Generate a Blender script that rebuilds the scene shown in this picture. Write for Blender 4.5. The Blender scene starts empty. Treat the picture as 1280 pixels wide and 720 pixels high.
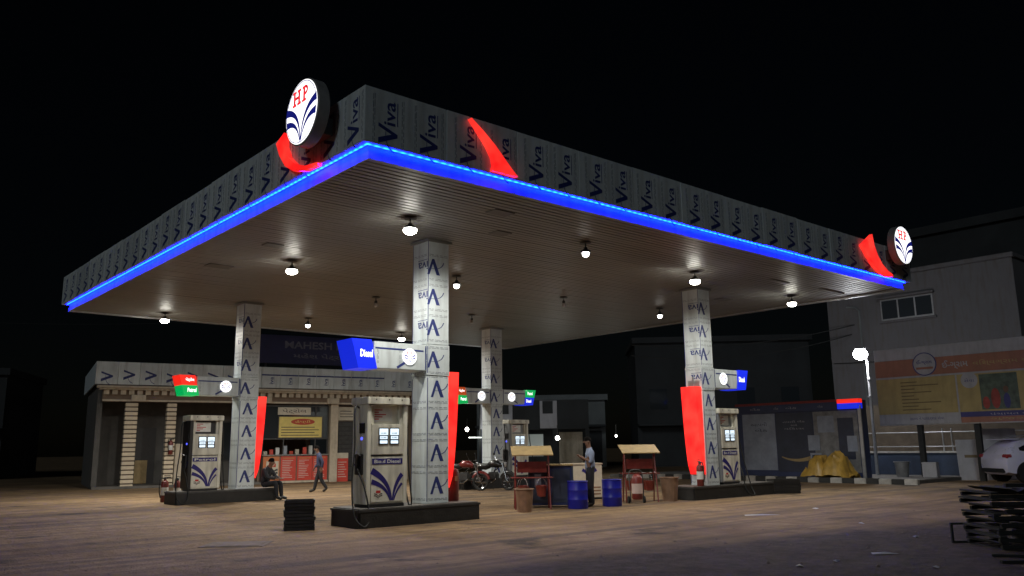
import bpy, bmesh, math, random
from mathutils import Vector, Matrix
R_ = math.radians
PI = math.pi
random.seed(7)
scene = bpy.context.scene
col = scene.collection

# ------------------------------------------------------------------ camera, sky, fill sun, exposure
YAW, PITCH, ROLL, FPX = 0.8583, 0.1888, -0.0130, 1036.6
CAMP = Vector((-6.372, -10.76, 1.49))
_F = Vector((math.cos(YAW)*math.cos(PITCH), math.sin(YAW)*math.cos(PITCH), math.sin(PITCH)))
_R = Vector((math.sin(YAW), -math.cos(YAW), 0)); _U = _R.cross(_F)
_R2 = _R*math.cos(ROLL)+_U*math.sin(ROLL); _U2 = _U*math.cos(ROLL)-_R*math.sin(ROLL)
cam_d = bpy.data.cameras.new('camera'); cam = bpy.data.objects.new('camera', cam_d); col.objects.link(cam)
cam_d.sensor_width = 36; cam_d.lens = FPX/1280*36; cam_d.clip_end = 2000; cam_d.clip_start = .05
cm = Matrix((_R2, _U2, -_F)).transposed().to_4x4(); cm.translation = CAMP
cam.matrix_world = cm
scene.camera = cam

world = bpy.data.worlds.new('World'); scene.world = world; world.use_nodes = True
wn = world.node_tree; bgn = wn.nodes['Background']
sky = wn.nodes.new('ShaderNodeTexSky'); sky.sky_type = 'NISHITA'; sky.sun_disc = False
SUN_EL, SUN_AZ = 20, 242           # dim cool sun added to light the fascia, from the left behind the camera
sky.sun_elevation = R_(SUN_EL); sky.sun_rotation = R_(SUN_AZ)
wn.links.new(sky.outputs[0], bgn.inputs[0]); bgn.inputs[1].default_value = 0.0003
sd = bpy.data.lights.new('fill_sun', 'SUN'); so = bpy.data.objects.new('fill_sun', sd); col.objects.link(so)
sd.energy = 0.29; sd.angle = R_(12); sd.color = (.84, .95, 1)
_az = R_(SUN_AZ); sdir = Vector((math.sin(_az)*math.cos(R_(SUN_EL)), math.cos(_az)*math.cos(R_(SUN_EL)), math.sin(R_(SUN_EL))))
so.rotation_euler = sdir.to_track_quat('Z', 'Y').to_euler(); so.location = (-20, -10, 30)
vs = scene.view_settings; vs.view_transform = 'Standard'; vs.look = 'None'; vs.exposure = 0; vs.gamma = 1
scene.cycles.use_denoising = True
scene.cycles.max_bounces = 6; scene.cycles.sample_clamp_indirect = 4

# ------------------------------------------------------------------ materials
MATS = {}
def M(name, c=(.5,.5,.5), rough=.6, metal=0, var=.15, scale=6, bump=0, bscale=60, emit=None, es=0, spec=.5, coat=0, trans=0, dirt=0):
    if name in MATS: return MATS[name]
    m = bpy.data.materials.new(name); m.use_nodes = True; MATS[name] = m
    nt = m.node_tree; b = nt.nodes['Principled BSDF']
    b.inputs['Roughness'].default_value = rough; b.inputs['Metallic'].default_value = metal
    b.inputs['Specular IOR Level'].default_value = spec; b.inputs['Coat Weight'].default_value = coat
    b.inputs['Transmission Weight'].default_value = trans
    tc = nt.nodes.new('ShaderNodeTexCoord')
    if var:
        n = nt.nodes.new('ShaderNodeTexNoise'); n.inputs['Scale'].default_value = scale; n.inputs['Detail'].default_value = 6; n.inputs['Roughness'].default_value = .65
        nt.links.new(tc.outputs['Object'], n.inputs['Vector'])
        r = nt.nodes.new('ShaderNodeValToRGB'); nt.links.new(n.outputs['Fac'], r.inputs[0])
        r.color_ramp.elements[0].position = .3; r.color_ramp.elements[1].position = .72
        r.color_ramp.elements[0].color = (*[x*(1-var) for x in c], 1); r.color_ramp.elements[1].color = (*[min(1, x*(1+var)) for x in c], 1)
        out = r.outputs[0]
        if dirt:
            n2 = nt.nodes.new('ShaderNodeTexNoise'); n2.inputs['Scale'].default_value = 1.7; n2.inputs['Detail'].default_value = 8
            mp = nt.nodes.new('ShaderNodeMapping'); mp.inputs['Scale'].default_value = (3, 3, .5)
            nt.links.new(tc.outputs['Object'], mp.inputs[0]); nt.links.new(mp.outputs[0], n2.inputs['Vector'])
            r2 = nt.nodes.new('ShaderNodeValToRGB'); r2.color_ramp.elements[0].position = .48; r2.color_ramp.elements[1].position = .7
            r2.color_ramp.elements[0].color = (0,0,0,1); r2.color_ramp.elements[1].color = (dirt,dirt,dirt,1)
            nt.links.new(n2.outputs['Fac'], r2.inputs[0])
            mx = nt.nodes.new('ShaderNodeMixRGB'); mx.inputs[2].default_value = (.09,.07,.05,1)
            nt.links.new(r2.outputs[0], mx.inputs[0]); nt.links.new(out, mx.inputs[1]); out = mx.outputs[0]
        nt.links.new(out, b.inputs['Base Color'])
        rr = nt.nodes.new('ShaderNodeMapRange'); rr.inputs[3].default_value = max(.02, rough-.12); rr.inputs[4].default_value = min(1, rough+.12)
        nt.links.new(n.outputs['Fac'], rr.inputs[0]); nt.links.new(rr.outputs[0], b.inputs['Roughness'])
    else:
        b.inputs['Base Color'].default_value = (*c, 1)
    if bump:
        n3 = nt.nodes.new('ShaderNodeTexNoise'); n3.inputs['Scale'].default_value = bscale; n3.inputs['Detail'].default_value = 4
        nt.links.new(tc.outputs['Object'], n3.inputs['Vector'])
        bp = nt.nodes.new('ShaderNodeBump'); bp.inputs['Strength'].default_value = bump; bp.inputs['Distance'].default_value = .02
        nt.links.new(n3.outputs['Fac'], bp.inputs['Height']); nt.links.new(bp.outputs[0], b.inputs['Normal'])
    if emit:
        b.inputs['Emission Color'].default_value = (*emit, 1); b.inputs['Emission Strength'].default_value = es
    return m

M('film', (.60,.66,.68), .40, 0, .08, 3, .18, 3.2, dirt=.3)
M('film_print', (.02,.035,.17), .5, 0, .25, 20)
M('film_small_print', (.20,.23,.27), .5, 0, .2, 20)
M('seam', (.12,.12,.13), .6, 0, .2)
M('roof_sheet', (.2,.2,.2), .6, 0, .2)
M('soffit', (.215,.212,.195), .48, .15, .12, .6, .04, 3, spec=.5)
M('soffit_gap', (.14,.135,.125), .7)
M('alu', (.5,.5,.5), .35, .9, .1, 8)
M('dark_metal', (.05,.05,.05), .5, .3, .3)
M('black_plastic', (.018,.018,.02), .45, 0, .3)
M('rubber', (.012,.012,.012), .7, 0, .3)
M('drum_rim', (.22,.22,.225), .45, 0, .2)
M('sign_white', (.9,.9,.9), .3, 0, 0, emit=(1,.99,.97), es=1.7)
M('sign_red_ink', (.6,.02,.03), .4, 0, 0, emit=(1,.04,.06), es=.62)
M('sign_blue_ink', (.01,.02,.25), .4, 0, 0, emit=(.015,.02,.30), es=.45)
M('bulb', (1,1,1), .3, 0, 0, emit=(1,.97,.86), es=45)
M('bulb_small', (1,1,1), .3, 0, 0, emit=(1,.97,.9), es=9)
M('bulb_off', (.5,.5,.48), .2, 0, .1)
M('lamp_street', (1,1,1), .3, 0, 0, emit=(.95,.97,1), es=90)
M('box_blue', (.01,.02,.5), .3, 0, 0, emit=(.005,.02,.62), es=1.0)
M('box_green', (.0,.35,.08), .3, 0, 0, emit=(.0,.42,.09), es=.85)
M('box_red', (.7,.02,.01), .3, 0, 0, emit=(.85,.02,.01), es=1.0)
M('box_orange', (.6,.1,.01), .3, 0, 0, emit=(.5,.06,.01), es=.6)
M('box_text', (.9,.9,.9), .3, 0, 0, emit=(1,1,1), es=1.6)
M('screen', (.5,.6,.7), .2, 0, 0, emit=(.72,.87,1), es=1.1)
M('screen_digit', (.05,.06,.08), .3, 0, 0)
M('led_dot_blue', (.05,.1,.8), .3, 0, 0, emit=(.08,.1,1), es=2.2)
M('disp_paint', (.68,.66,.57), .38, 0, .08, 4, dirt=.45)
M('disp_grey', (.22,.23,.24), .5, 0, .12, dirt=.3)
M('leaf_blue', (.025,.02,.16), .4, 0, .1)
M('decal_red', (.45,.03,.03), .5, 0, .15)
M('decal_white', (.65,.65,.62), .5, 0, .1)
M('island', (.018,.017,.016), .65, 0, .5, 5, .3, 30)
M('island_top', (.11,.10,.09), .7, 0, .35, 4, .2, 30)
M('steel', (.4,.4,.4), .35, .8, .2)
M('beige', (.50,.43,.33), .7, 0, .15, 5, .1, 30, dirt=.3)
M('cream_rib', (.62,.52,.38), .65, 0, .12, 6, .1, 30)
M('brown_groove', (.06,.04,.03), .7)
M('dark_wall', (.09,.085,.08), .8, 0, .25, 2, .1)
M('brown_wall', (.17,.12,.085), .75, 0, .2, 3, .1)
M('glass_dark', (.03,.035,.04), .06, 0, 0, spec=.8)
M('poster_red', (.55,.06,.04), .45, 0, .12, 5)
M('poster_orange', (.50,.16,.06), .5, 0, .15, 5)
M('poster_cream', (.55,.50,.40), .5, 0, .12, 6)
M('poster_yellow', (.70,.56,.16), .5, 0, .1, 5)
M('ink_red', (.45,.05,.02), .5, 0, .1)
M('ink_dark', (.05,.04,.04), .5, 0, .1)
M('ink_pale', (.55,.42,.38), .5, 0, .1)
M('board_blue', (.012,.014,.055), .5, 0, .2, 3)
M('board_letters', (.10,.10,.13), .5, 0, .2)
M('kiosk_blue', (0.027,0.039,0.105), .45, 0, .25, 2)
M('kiosk_poster_pale', (0.255,0.285,0.360), .5, 0, .25, 2)
M('kiosk_poster_dark', (0.028,0.035,0.063), .45, 0, .3, 2)
M('kiosk_grey', (0.192,0.192,0.200), .6, 0, .4, 3)
M('kiosk_red', (.22,.02,.02), .5, 0, .2)
M('kiosk_text', (.3,.32,.36), .5, 0, .1)
M('tarp', (.44,.27,.055), .36, 0, .3, 4, .3, 14)
M('bb_white', (.42,.41,.44), .6, 0, .12, 2, dirt=.2)
M('bb_orange', (.36,.16,.11), .6, 0, .12, 2, dirt=.2)
M('bb_yellow', (.46,.35,.15), .6, 0, .12, 2, dirt=.2)
M('bb_blue', (.06,.06,.2), .6, 0, .12, 2)
M('bb_ink', (.18,.13,.06), .6, 0, .1)
M('bb_green', (.1,.13,.1), .6, 0, .5, 4)
M('bb_red', (.34,.06,.05), .6, 0, .4, 4)
M('white_wall', (.12,.113,.12), .85, 0, .16, .35, .15, 8, dirt=.45)
M('far_wall', (.16,.17,.17), .85, 0, .3, .5)
M('far_dark', (.03,.032,.034), .85, 0, .4, .4)
M('kerb_white', (.45,.43,.40), .8, 0, .25, 6, .2)
M('kerb_black', (.03,.03,.03), .8, 0, .3, 6, .2)
M('pavement', (.12,.11,.10), .85, 0, .3, 3, .3)
M('compound_blue', (.03,.045,.08), .7, 0, .3, 2)
M('compound_tan', (.14,.11,.08), .8, 0, .3, 2)
M('galv', (.45,.45,.46), .45, .6, .2)
M('car_paint', (.72,.71,.86), .3, .15, .04, 3, coat=.7)  # silver, with the violet cast of the blue band's light put into the colour
M('car_glass', (.015,.015,.02), .05, 0, 0, spec=.8)
M('car_trim', (.015,.015,.016), .6)
M('car_tail', (.35,.05,.06), .2, 0, 0, coat=1)
M('alloy', (.5,.5,.52), .3, .9, .1)
M('red_paint', (.17,.022,.018), .4, 0, .25, 8, dirt=.3)
M('bucket_red', (.22,.035,.025), .42, 0, .2, 8)
M('wood_board', (.36,.26,.12), .6, 0, .2, 6, dirt=.3)
M('bin_brown', (.22,.13,.08), .55, 0, .3, 6)
M('drum_blue', (.012,.016,.30), .38, 0, .12, 5)
M('booth_blue', (.02,.03,.10), .45, 0, .4, 4)
M('grate', (.022,.021,.02), .6, .2, .4, 9)
M('skin', (.16,.085,.055), .55, 0, .1)
M('hair', (.005,.004,.004), .95, 0, .3, spec=.1)
M('shirt_blue', (.20,.25,.36), .8, 0, .12, 8, .2)
M('shirt_navy', (.03,.04,.09), .8, 0, .2, 8)
M('shirt_dark', (.02,.022,.028), .8, 0, .2)
M('trouser', (.012,.013,.018), .85, 0, .2)
M('shoe', (.015,.012,.01), .5)
M('bike_red', (.16,.012,.012), .25, .1, .1, coat=.8)
M('bike_black', (.012,.012,.013), .3, 0, .2, coat=.3)
M('chrome', (.32,.32,.33), .15, 1, .05)
M('headlamp', (.8,.8,.8), .08, .6, 0, coat=1)
M('scrap', (.010,.0105,.010), .8, .05, .5, 7, .2)
M('litter', (.6,.58,.56), .7, 0, .2)
M('stone', (.16,.12,.09), .9, 0, .4)
M('window_tube', (.9,.9,.9), .3, 0, 0, emit=(.9,1,.92), es=1.2)
M('cable', (.02,.02,.02), .6)
M('window_lit', (.7,.7,.66), .5, 0, 0, emit=(.8,.95,.9), es=.12)

def per_piece(name, lo, hi):     # each sheet a little lighter or darker than its neighbour
    nt = MATS[name].node_tree; b = nt.nodes['Principled BSDF']; src = b.inputs['Base Color'].links[0].from_socket
    oi = nt.nodes.new('ShaderNodeObjectInfo'); mr = nt.nodes.new('ShaderNodeMapRange'); mr.inputs[3].default_value = lo; mr.inputs[4].default_value = hi
    nt.links.new(oi.outputs['Random'], mr.inputs[0]); mx = nt.nodes.new('ShaderNodeMixRGB'); mx.blend_type = 'MULTIPLY'; mx.inputs[0].default_value = 1
    nt.links.new(src, mx.inputs[1]); nt.links.new(mr.outputs[0], mx.inputs[2]); nt.links.new(mx.outputs[0], b.inputs['Base Color'])
per_piece('film', .84, 1.05); per_piece('kerb_white', .6, 1.05); per_piece('cream_rib', .85, 1.05)
def red_light():
    # translucent acrylic over a red LED array: brighter along its middle
    m = bpy.data.materials.new('red_light'); m.use_nodes = True; MATS['red_light'] = m
    nt = m.node_tree; b = nt.nodes['Principled BSDF']
    b.inputs['Base Color'].default_value = (.7,.02,.02,1); b.inputs['Roughness'].default_value = .3
    tc = nt.nodes.new('ShaderNodeTexCoord'); n = nt.nodes.new('ShaderNodeTexNoise'); n.inputs['Scale'].default_value = 2.2
    nt.links.new(tc.outputs['Object'], n.inputs['Vector'])
    r = nt.nodes.new('ShaderNodeValToRGB'); r.color_ramp.elements[0].position = .35; r.color_ramp.elements[1].position = .68; r.color_ramp.elements[0].color = (.82,.01,.01,1); r.color_ramp.elements[1].color = (1,.045,.03,1)
    nt.links.new(n.outputs['Fac'], r.inputs[0]); nt.links.new(r.outputs[0], b.inputs['Emission Color']); b.inputs['Emission Strength'].default_value = 1.15
red_light()
def led_mat():
    m = bpy.data.materials.new('led_blue'); m.use_nodes = True; MATS['led_blue'] = m
    nt = m.node_tree; b = nt.nodes['Principled BSDF']; b.inputs['Base Color'].default_value = (.3,.3,.5,1)
    b.inputs['Emission Color'].default_value = (.0004,.009,1,1)
    tc = nt.nodes.new('ShaderNodeTexCoord'); sx = nt.nodes.new('ShaderNodeSeparateXYZ'); nt.links.new(tc.outputs['Object'], sx.inputs[0])
    ad = nt.nodes.new('ShaderNodeMath'); ad.operation = 'ADD'; nt.links.new(sx.outputs[0], ad.inputs[0]); nt.links.new(sx.outputs[1], ad.inputs[1])
    sn = nt.nodes.new('ShaderNodeMath'); sn.operation = 'MULTIPLY'; sn.inputs[1].default_value = 2*PI/.16; nt.links.new(ad.outputs[0], sn.inputs[0])
    s2 = nt.nodes.new('ShaderNodeMath'); s2.operation = 'SINE'; nt.links.new(sn.outputs[0], s2.inputs[0])
    mr = nt.nodes.new('ShaderNodeMapRange'); mr.inputs[1].default_value = -1; mr.inputs[2].default_value = 1; mr.inputs[3].default_value = 45; mr.inputs[4].default_value = 150
    nt.links.new(s2.outputs[0], mr.inputs[0]); nt.links.new(mr.outputs[0], b.inputs['Emission Strength'])
led_mat()

def ground_mat():
    m = bpy.data.materials.new('ground_dirt'); m.use_nodes = True; MATS['ground_dirt'] = m
    nt = m.node_tree; L = nt.links; b = nt.nodes['Principled BSDF']
    tc = nt.nodes.new('ShaderNodeTexCoord')
    def noise(scale, det=6, mapping=None, rough=.6):
        n = nt.nodes.new('ShaderNodeTexNoise'); n.inputs['Scale'].default_value = scale; n.inputs['Detail'].default_value = det; n.inputs['Roughness'].default_value = rough
        if mapping:
            mp = nt.nodes.new('ShaderNodeMapping'); mp.inputs['Scale'].default_value = mapping[0]; mp.inputs['Rotation'].default_value = (0,0,mapping[1])
            L.new(tc.outputs['Object'], mp.inputs[0]); L.new(mp.outputs[0], n.inputs['Vector'])
        else: L.new(tc.outputs['Object'], n.inputs['Vector'])
        return n.outputs['Fac']
    def ramp(f, p0, p1, c0, c1):
        r = nt.nodes.new('ShaderNodeValToRGB'); L.new(f, r.inputs[0]); e = r.color_ramp.elements
        e[0].position = p0; e[1].position = p1; e[0].color = (*c0, 1); e[1].color = (*c1, 1); return r.outputs[0]
    def mix(f, a, c, mode='MIX'):
        x = nt.nodes.new('ShaderNodeMixRGB'); x.blend_type = mode
        if isinstance(f, float): x.inputs[0].default_value = f
        else: L.new(f, x.inputs[0])
        for i, v in ((1, a), (2, c)):
            if isinstance(v, tuple): x.inputs[i].default_value = (*v, 1)
            else: L.new(v, x.inputs[i])
        return x.outputs[0]
    base = ramp(noise(.35, 7), .32, .68, (.205,.13,.062), (.40,.275,.15))
    base = mix(ramp(noise(2.4, 8, None, .7), .42, .62, (0,0,0), (.55,.55,.55)), base, (.17,.105,.062))
    # tyre tracks and sweepings dragged along the drive-through lanes
    tr = ramp(noise(1.0, 5, ((.12, 2.2, 1), R_(8)), .6), .48, .62, (0,0,0), (.6,.6,.6))
    base = mix(tr, base, (.12,.08,.055))
    tr2 = ramp(noise(.6, 3, ((.10, 2.6, 1), R_(-30)), .45), .55, .62, (0,0,0), (.7,.7,.7))
    base = mix(tr2, base, (.14,.10,.075))
    oil = ramp(noise(.55, 7, None, .62), .58, .66, (0,0,0), (.8,.8,.8)); base = mix(oil, base, (.06,.045,.035))
    peb = ramp(noise(38, 3), .60, .72, (0,0,0), (.6,.6,.6)); base = mix(peb, base, (.30,.24,.19))
    # beyond a ragged edge the ground mixes to a darker mottled brown
    sx = nt.nodes.new('ShaderNodeSeparateXYZ'); L.new(tc.outputs['Object'], sx.inputs[0])
    def math_(op, a, c):
        x = nt.nodes.new('ShaderNodeMath'); x.operation = op
        for i, v in ((0, a), (1, c)):
            if isinstance(v, (int, float)): x.inputs[i].default_value = v
            else: L.new(v, x.inputs[i])
        return x.outputs[0]
    edge = math_('ADD', sx.outputs[1], math_('MULTIPLY', math_('MAXIMUM', math_('SUBTRACT', sx.outputs[0], 4), 0), .24))
    edge = math_('ADD', edge, math_('MULTIPLY', math_('SUBTRACT', noise(.6, 6, None, .7), .5), 2.6))
    em = ramp(math_('MULTIPLY', math_('ADD', edge, 3.3), .5), .15, .62, (1,1,1), (0,0,0))
    dark_brown = ramp(noise(4, 8, None, .75), .35, .7, (.032,.022,.016), (.11,.075,.055))
    xm = ramp(math_('MULTIPLY', math_('ADD', sx.outputs[0], 3.2), .3), .0, 1.0, (.5,.5,.5), (1,1,1))
    em2 = mix(1.0, em, xm, 'MULTIPLY')
    base = mix(em2, base, dark_brown)
    L.new(base, b.inputs['Base Color'])
    rr = nt.nodes.new('ShaderNodeMapRange'); rr.inputs[3].default_value = .7; rr.inputs[4].default_value = .97; L.new(noise(1.5, 5), rr.inputs[0]); L.new(rr.outputs[0], b.inputs['Roughness'])
    b.inputs['Specular IOR Level'].default_value = .3
    h = math_('ADD', math_('MULTIPLY', noise(2.2, 8, None, .7), 1.0), math_('MULTIPLY', noise(26, 5), .22))
    bp = nt.nodes.new('ShaderNodeBump'); bp.inputs['Strength'].default_value = .95; bp.inputs['Distance'].default_value = .14
    L.new(h, bp.inputs['Height']); L.new(bp.outputs[0], b.inputs['Normal'])
ground_mat()

# ------------------------------------------------------------------ mesh helpers
def rz(a): return Matrix.Rotation(a, 4, 'Z')
def TR(x, y, z): return Matrix.Translation((x, y, z))
class MB:
    def __init__(s): s.v = []; s.f = []; s.smooth = False
    def add(s, vs_, fs, mx=None):
        o = len(s.v)
        s.v += [tuple(mx @ Vector(p)) if mx is not None else tuple(p) for p in vs_]
        s.f += [tuple(i+o for i in f) for f in fs]; return s
    def box(s, x0, x1, y0, y1, z0, z1, mx=None, ch=0):
        if x0 > x1: x0, x1 = x1, x0
        if y0 > y1: y0, y1 = y1, y0
        if z0 > z1: z0, z1 = z1, z0
        if ch:   # bevelled box
            bm = bmesh.new(); bmesh.ops.create_cube(bm, size=1)
            for v in bm.verts: v.co = Vector(((x0+x1)/2+v.co.x*(x1-x0), (y0+y1)/2+v.co.y*(y1-y0), (z0+z1)/2+v.co.z*(z1-z0)))
            bmesh.ops.bevel(bm, geom=bm.edges[:], offset=ch, segments=2, affect='EDGES')
            bm.verts.index_update(); s.add([v.co[:] for v in bm.verts], [[v.index for v in f.verts] for f in bm.faces], mx); bm.free(); return s
        return s.add([(x0,y0,z0),(x1,y0,z0),(x1,y1,z0),(x0,y1,z0),(x0,y0,z1),(x1,y0,z1),(x1,y1,z1),(x0,y1,z1)],
                     [(0,3,2,1),(4,5,6,7),(0,1,5,4),(1,2,6,5),(2,3,7,6),(3,0,4,7)], mx)
    def prism(s, pts, d, mx=None):    # polygon in local XY, extruded 0..d in Z
        n = len(pts); a = sum(pts[i][0]*pts[(i+1)%n][1]-pts[(i+1)%n][0]*pts[i][1] for i in range(n))
        if a < 0: pts = pts[::-1]
        vs_ = [(p[0], p[1], 0) for p in pts]+[(p[0], p[1], d) for p in pts]
        return s.add(vs_, [tuple(range(n-1,-1,-1)), tuple(range(n, 2*n))]+[(i, (i+1)%n, n+(i+1)%n, n+i) for i in range(n)], mx)
    def strip(s, left, right, d, mx=None):   # ribbon between two polylines, thick d in Z (safe for curved shapes)
        n = len(left); vs_ = []
        for z in (0, d): vs_ += [(p[0],p[1],z) for p in left]+[(p[0],p[1],z) for p in right]
        L0, R0, L1, R1 = 0, n, 2*n, 3*n; fs = []
        for i in range(n-1):
            fs += [(L1+i, R1+i, R1+i+1, L1+i+1), (L0+i, L0+i+1, R0+i+1, R0+i), (L0+i, L1+i, L1+i+1, L0+i+1), (R0+i, R0+i+1, R1+i+1, R1+i)]
        fs += [(L0, R0, R1, L1), (L0+n-1, L1+n-1, R1+n-1, R0+n-1)]
        return s.add(vs_, fs, mx)
    def lathe(s, prof, seg=20, mx=None, caps=True):   # prof [(r,z)]
        vs_ = []; fs = []; n = len(prof)
        for r, z in prof:
            for k in range(seg): a = 2*PI*k/seg; vs_.append((r*math.cos(a), r*math.sin(a), z))
        for i in range(n-1):
            for k in range(seg): fs.append((i*seg+k, i*seg+(k+1)%seg, (i+1)*seg+(k+1)%seg, (i+1)*seg+k))
        if caps: fs += [tuple(range(seg-1,-1,-1)), tuple(range((n-1)*seg, n*seg))]
        return s.add(vs_, fs, mx)
    def cyl(s, p0, p1, r, seg=10, r2=None):
        p0, p1 = Vector(p0), Vector(p1); d = p1-p0
        mx = Matrix.Translation(p0) @ d.to_track_quat('Z', 'Y').to_matrix().to_4x4()
        return s.lathe([(r, 0), (r if r2 is None else r2, d.length)], seg, mx)
    def tube(s, pts, r, seg=8):
        pts = [Vector(p) for p in pts]; vs_ = []; fs = []; n = len(pts); up = Vector((0,0,1)); prev = None
        for i, p in enumerate(pts):
            t = (pts[min(i+1, n-1)]-pts[max(i-1, 0)]).normalized()
            a = (prev - t*prev.dot(t)) if prev else t.cross(up if abs(t.z) < .95 else Vector((1,0,0)))
            a.normalize(); b = t.cross(a); prev = a
            rr = r[i] if isinstance(r, (list, tuple)) else r
            for k in range(seg): q = 2*PI*k/seg; vs_.append(p+(a*math.cos(q)+b*math.sin(q))*rr)
        for i in range(n-1):
            for k in range(seg): fs.append((i*seg+k, i*seg+(k+1)%seg, (i+1)*seg+(k+1)%seg, (i+1)*seg+k))
        fs += [tuple(range(seg-1,-1,-1)), tuple(range((n-1)*seg, n*seg))]
        return s.add(vs_, fs)
    def build(s, name, mat, parent=None, loc=None, rot=None, smooth=None):
        me = bpy.data.meshes.new(name); me.from_pydata([tuple(v) for v in s.v], [], s.f); me.update()
        if smooth or (smooth is None and s.smooth):
            me.polygons.foreach_set('use_smooth', [True]*len(me.polygons))
            try: me.set_sharp_from_angle(angle=R_(38))
            except Exception: pass
        me.materials.append(MATS[mat])
        return mk(name, me, parent, loc, rot)
def mk(name, me, parent=None, loc=None, rot=None):
    o = bpy.data.objects.new(name, me); col.objects.link(o)
    if parent: o.parent = parent
    if loc is not None: o.location = loc
    if rot is not None: o.rotation_euler = rot
    return o
def tag(o, label, cat, group=None, kind=None):
    o['label'] = label; o['category'] = cat
    if group: o['group'] = group
    if kind: o['kind'] = kind
    return o
def thing(name, label, cat, loc=(0,0,0), rot=0, group=None):
    o = bpy.data.objects.new(name, None); col.objects.link(o); o.location = loc; o.rotation_euler = (0,0,rot); o.empty_display_size = .2
    return tag(o, label, cat, group)
def struct(o): o['kind'] = 'structure'; return o
def copy_tree(o, parent=None):
    c = o.copy(); col.objects.link(c)
    if parent: c.parent = parent
    for ch in list(o.children): copy_tree(ch, c)
    return c
_tx = {}
def text_geo(body, bold=0.0):
    k = (body, bold)
    if k not in _tx:
        cu = bpy.data.curves.new('t', 'FONT'); cu.body = body; cu.size = 1; cu.offset = bold; cu.resolution_u = 2; cu.align_x = 'CENTER'; cu.align_y = 'CENTER'
        ob = bpy.data.objects.new('t', cu); col.objects.link(ob)
        dg = bpy.context.evaluated_depsgraph_get(); me = bpy.data.meshes.new_from_object(ob.evaluated_get(dg))
        vs_ = [v.co[:] for v in me.vertices]; fs = [tuple(p.vertices) for p in me.polygons]
        bpy.data.objects.remove(ob); bpy.data.curves.remove(cu); bpy.data.meshes.remove(me)
        if vs_:
            xs = [v[0] for v in vs_]; ys = [v[1] for v in vs_]; cx, cy = (min(xs)+max(xs))/2, (min(ys)+max(ys))/2
            w, h = max(xs)-min(xs), max(ys)-min(ys); vs_ = [((v[0]-cx), (v[1]-cy), 0) for v in vs_]
        else: w, h = 1, 1
        _tx[k] = (vs_, fs, w, h)
    return _tx[k]
def add_text(mb, body, w, h, mx, bold=0.0):   # fit into w x h, XY plane
    vs_, fs, tw, th = text_geo(body, bold)
    return mb.add([(v[0]*w/tw, v[1]*h/th, 0) for v in vs_], fs, mx)
# faces: local XY sheet -> facing -Y / -X / +X
FY = Matrix.Rotation(PI/2, 4, 'X')                               # x->x, y->z, z->-y
FX = rz(-PI/2) @ Matrix.Rotation(PI/2, 4, 'X')                   # x->-y, y->z, z->-x
FXP = rz(PI/2) @ Matrix.Rotation(PI/2, 4, 'X')                   # x->+y, z->+x
def qb(p0, c, p1, n=10): return [tuple((1-t)**2*a+2*t*(1-t)*b+t*t*d for a, b, d in zip(p0, c, p1)) for t in [i/n for i in range(n+1)]]
def stroke(pts, w0, w1, pw=1.0):
    L, R = [], []; n = len(pts)
    for i, p in enumerate(pts):
        a, b = pts[max(i-1,0)], pts[min(i+1,n-1)]; dx, dy = b[0]-a[0], b[1]-a[1]; l = math.hypot(dx, dy) or 1
        w = (w0+(w1-w0)*(i/(n-1))**pw)/2; L.append((p[0]-dy/l*w, p[1]+dx/l*w)); R.append((p[0]+dy/l*w, p[1]-dx/l*w))
    return L, R

# printed film logo, upright in XY: big V with swash, small "iva", lines of small print
def film_logo(mb, mx, s=1.0, what='all'):
    S = mx @ Matrix.Scale(s, 4)
    if what in ('all', 'V'):
        mb.prism([(-.40,.17),(-.31,.17),(-.213,-.07),(-.125,.17),(-.065,.17),(-.195,-.18),(-.25,-.18)], .002, S)
        L, Rr = stroke(qb((-.12,.03), (-.44,.07), (-.50,-.12), 8), .006, .022); mb.strip(L, Rr, .0025, S)
    if what in ('all', 'iva'):
        add_text(mb, 'iva', .40, .21, S @ TR(.13, -.035, .002), .012)
        mb.box(-.06, .33, -.185, -.172, 0, .002, S)
def film_print(mb, mx, w, s=1.0):
    rnd = random.Random(3); S = mx @ Matrix.Scale(s, 4)
    for y in (.235, .262, -.27, -.30):
        x = -w/2
        while x < w/2-.03:
            l = rnd.uniform(.03, .12); mb.box(x, min(x+l, w/2), y, y+.010, 0, .002, S); x += l+rnd.uniform(.012, .05)

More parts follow.
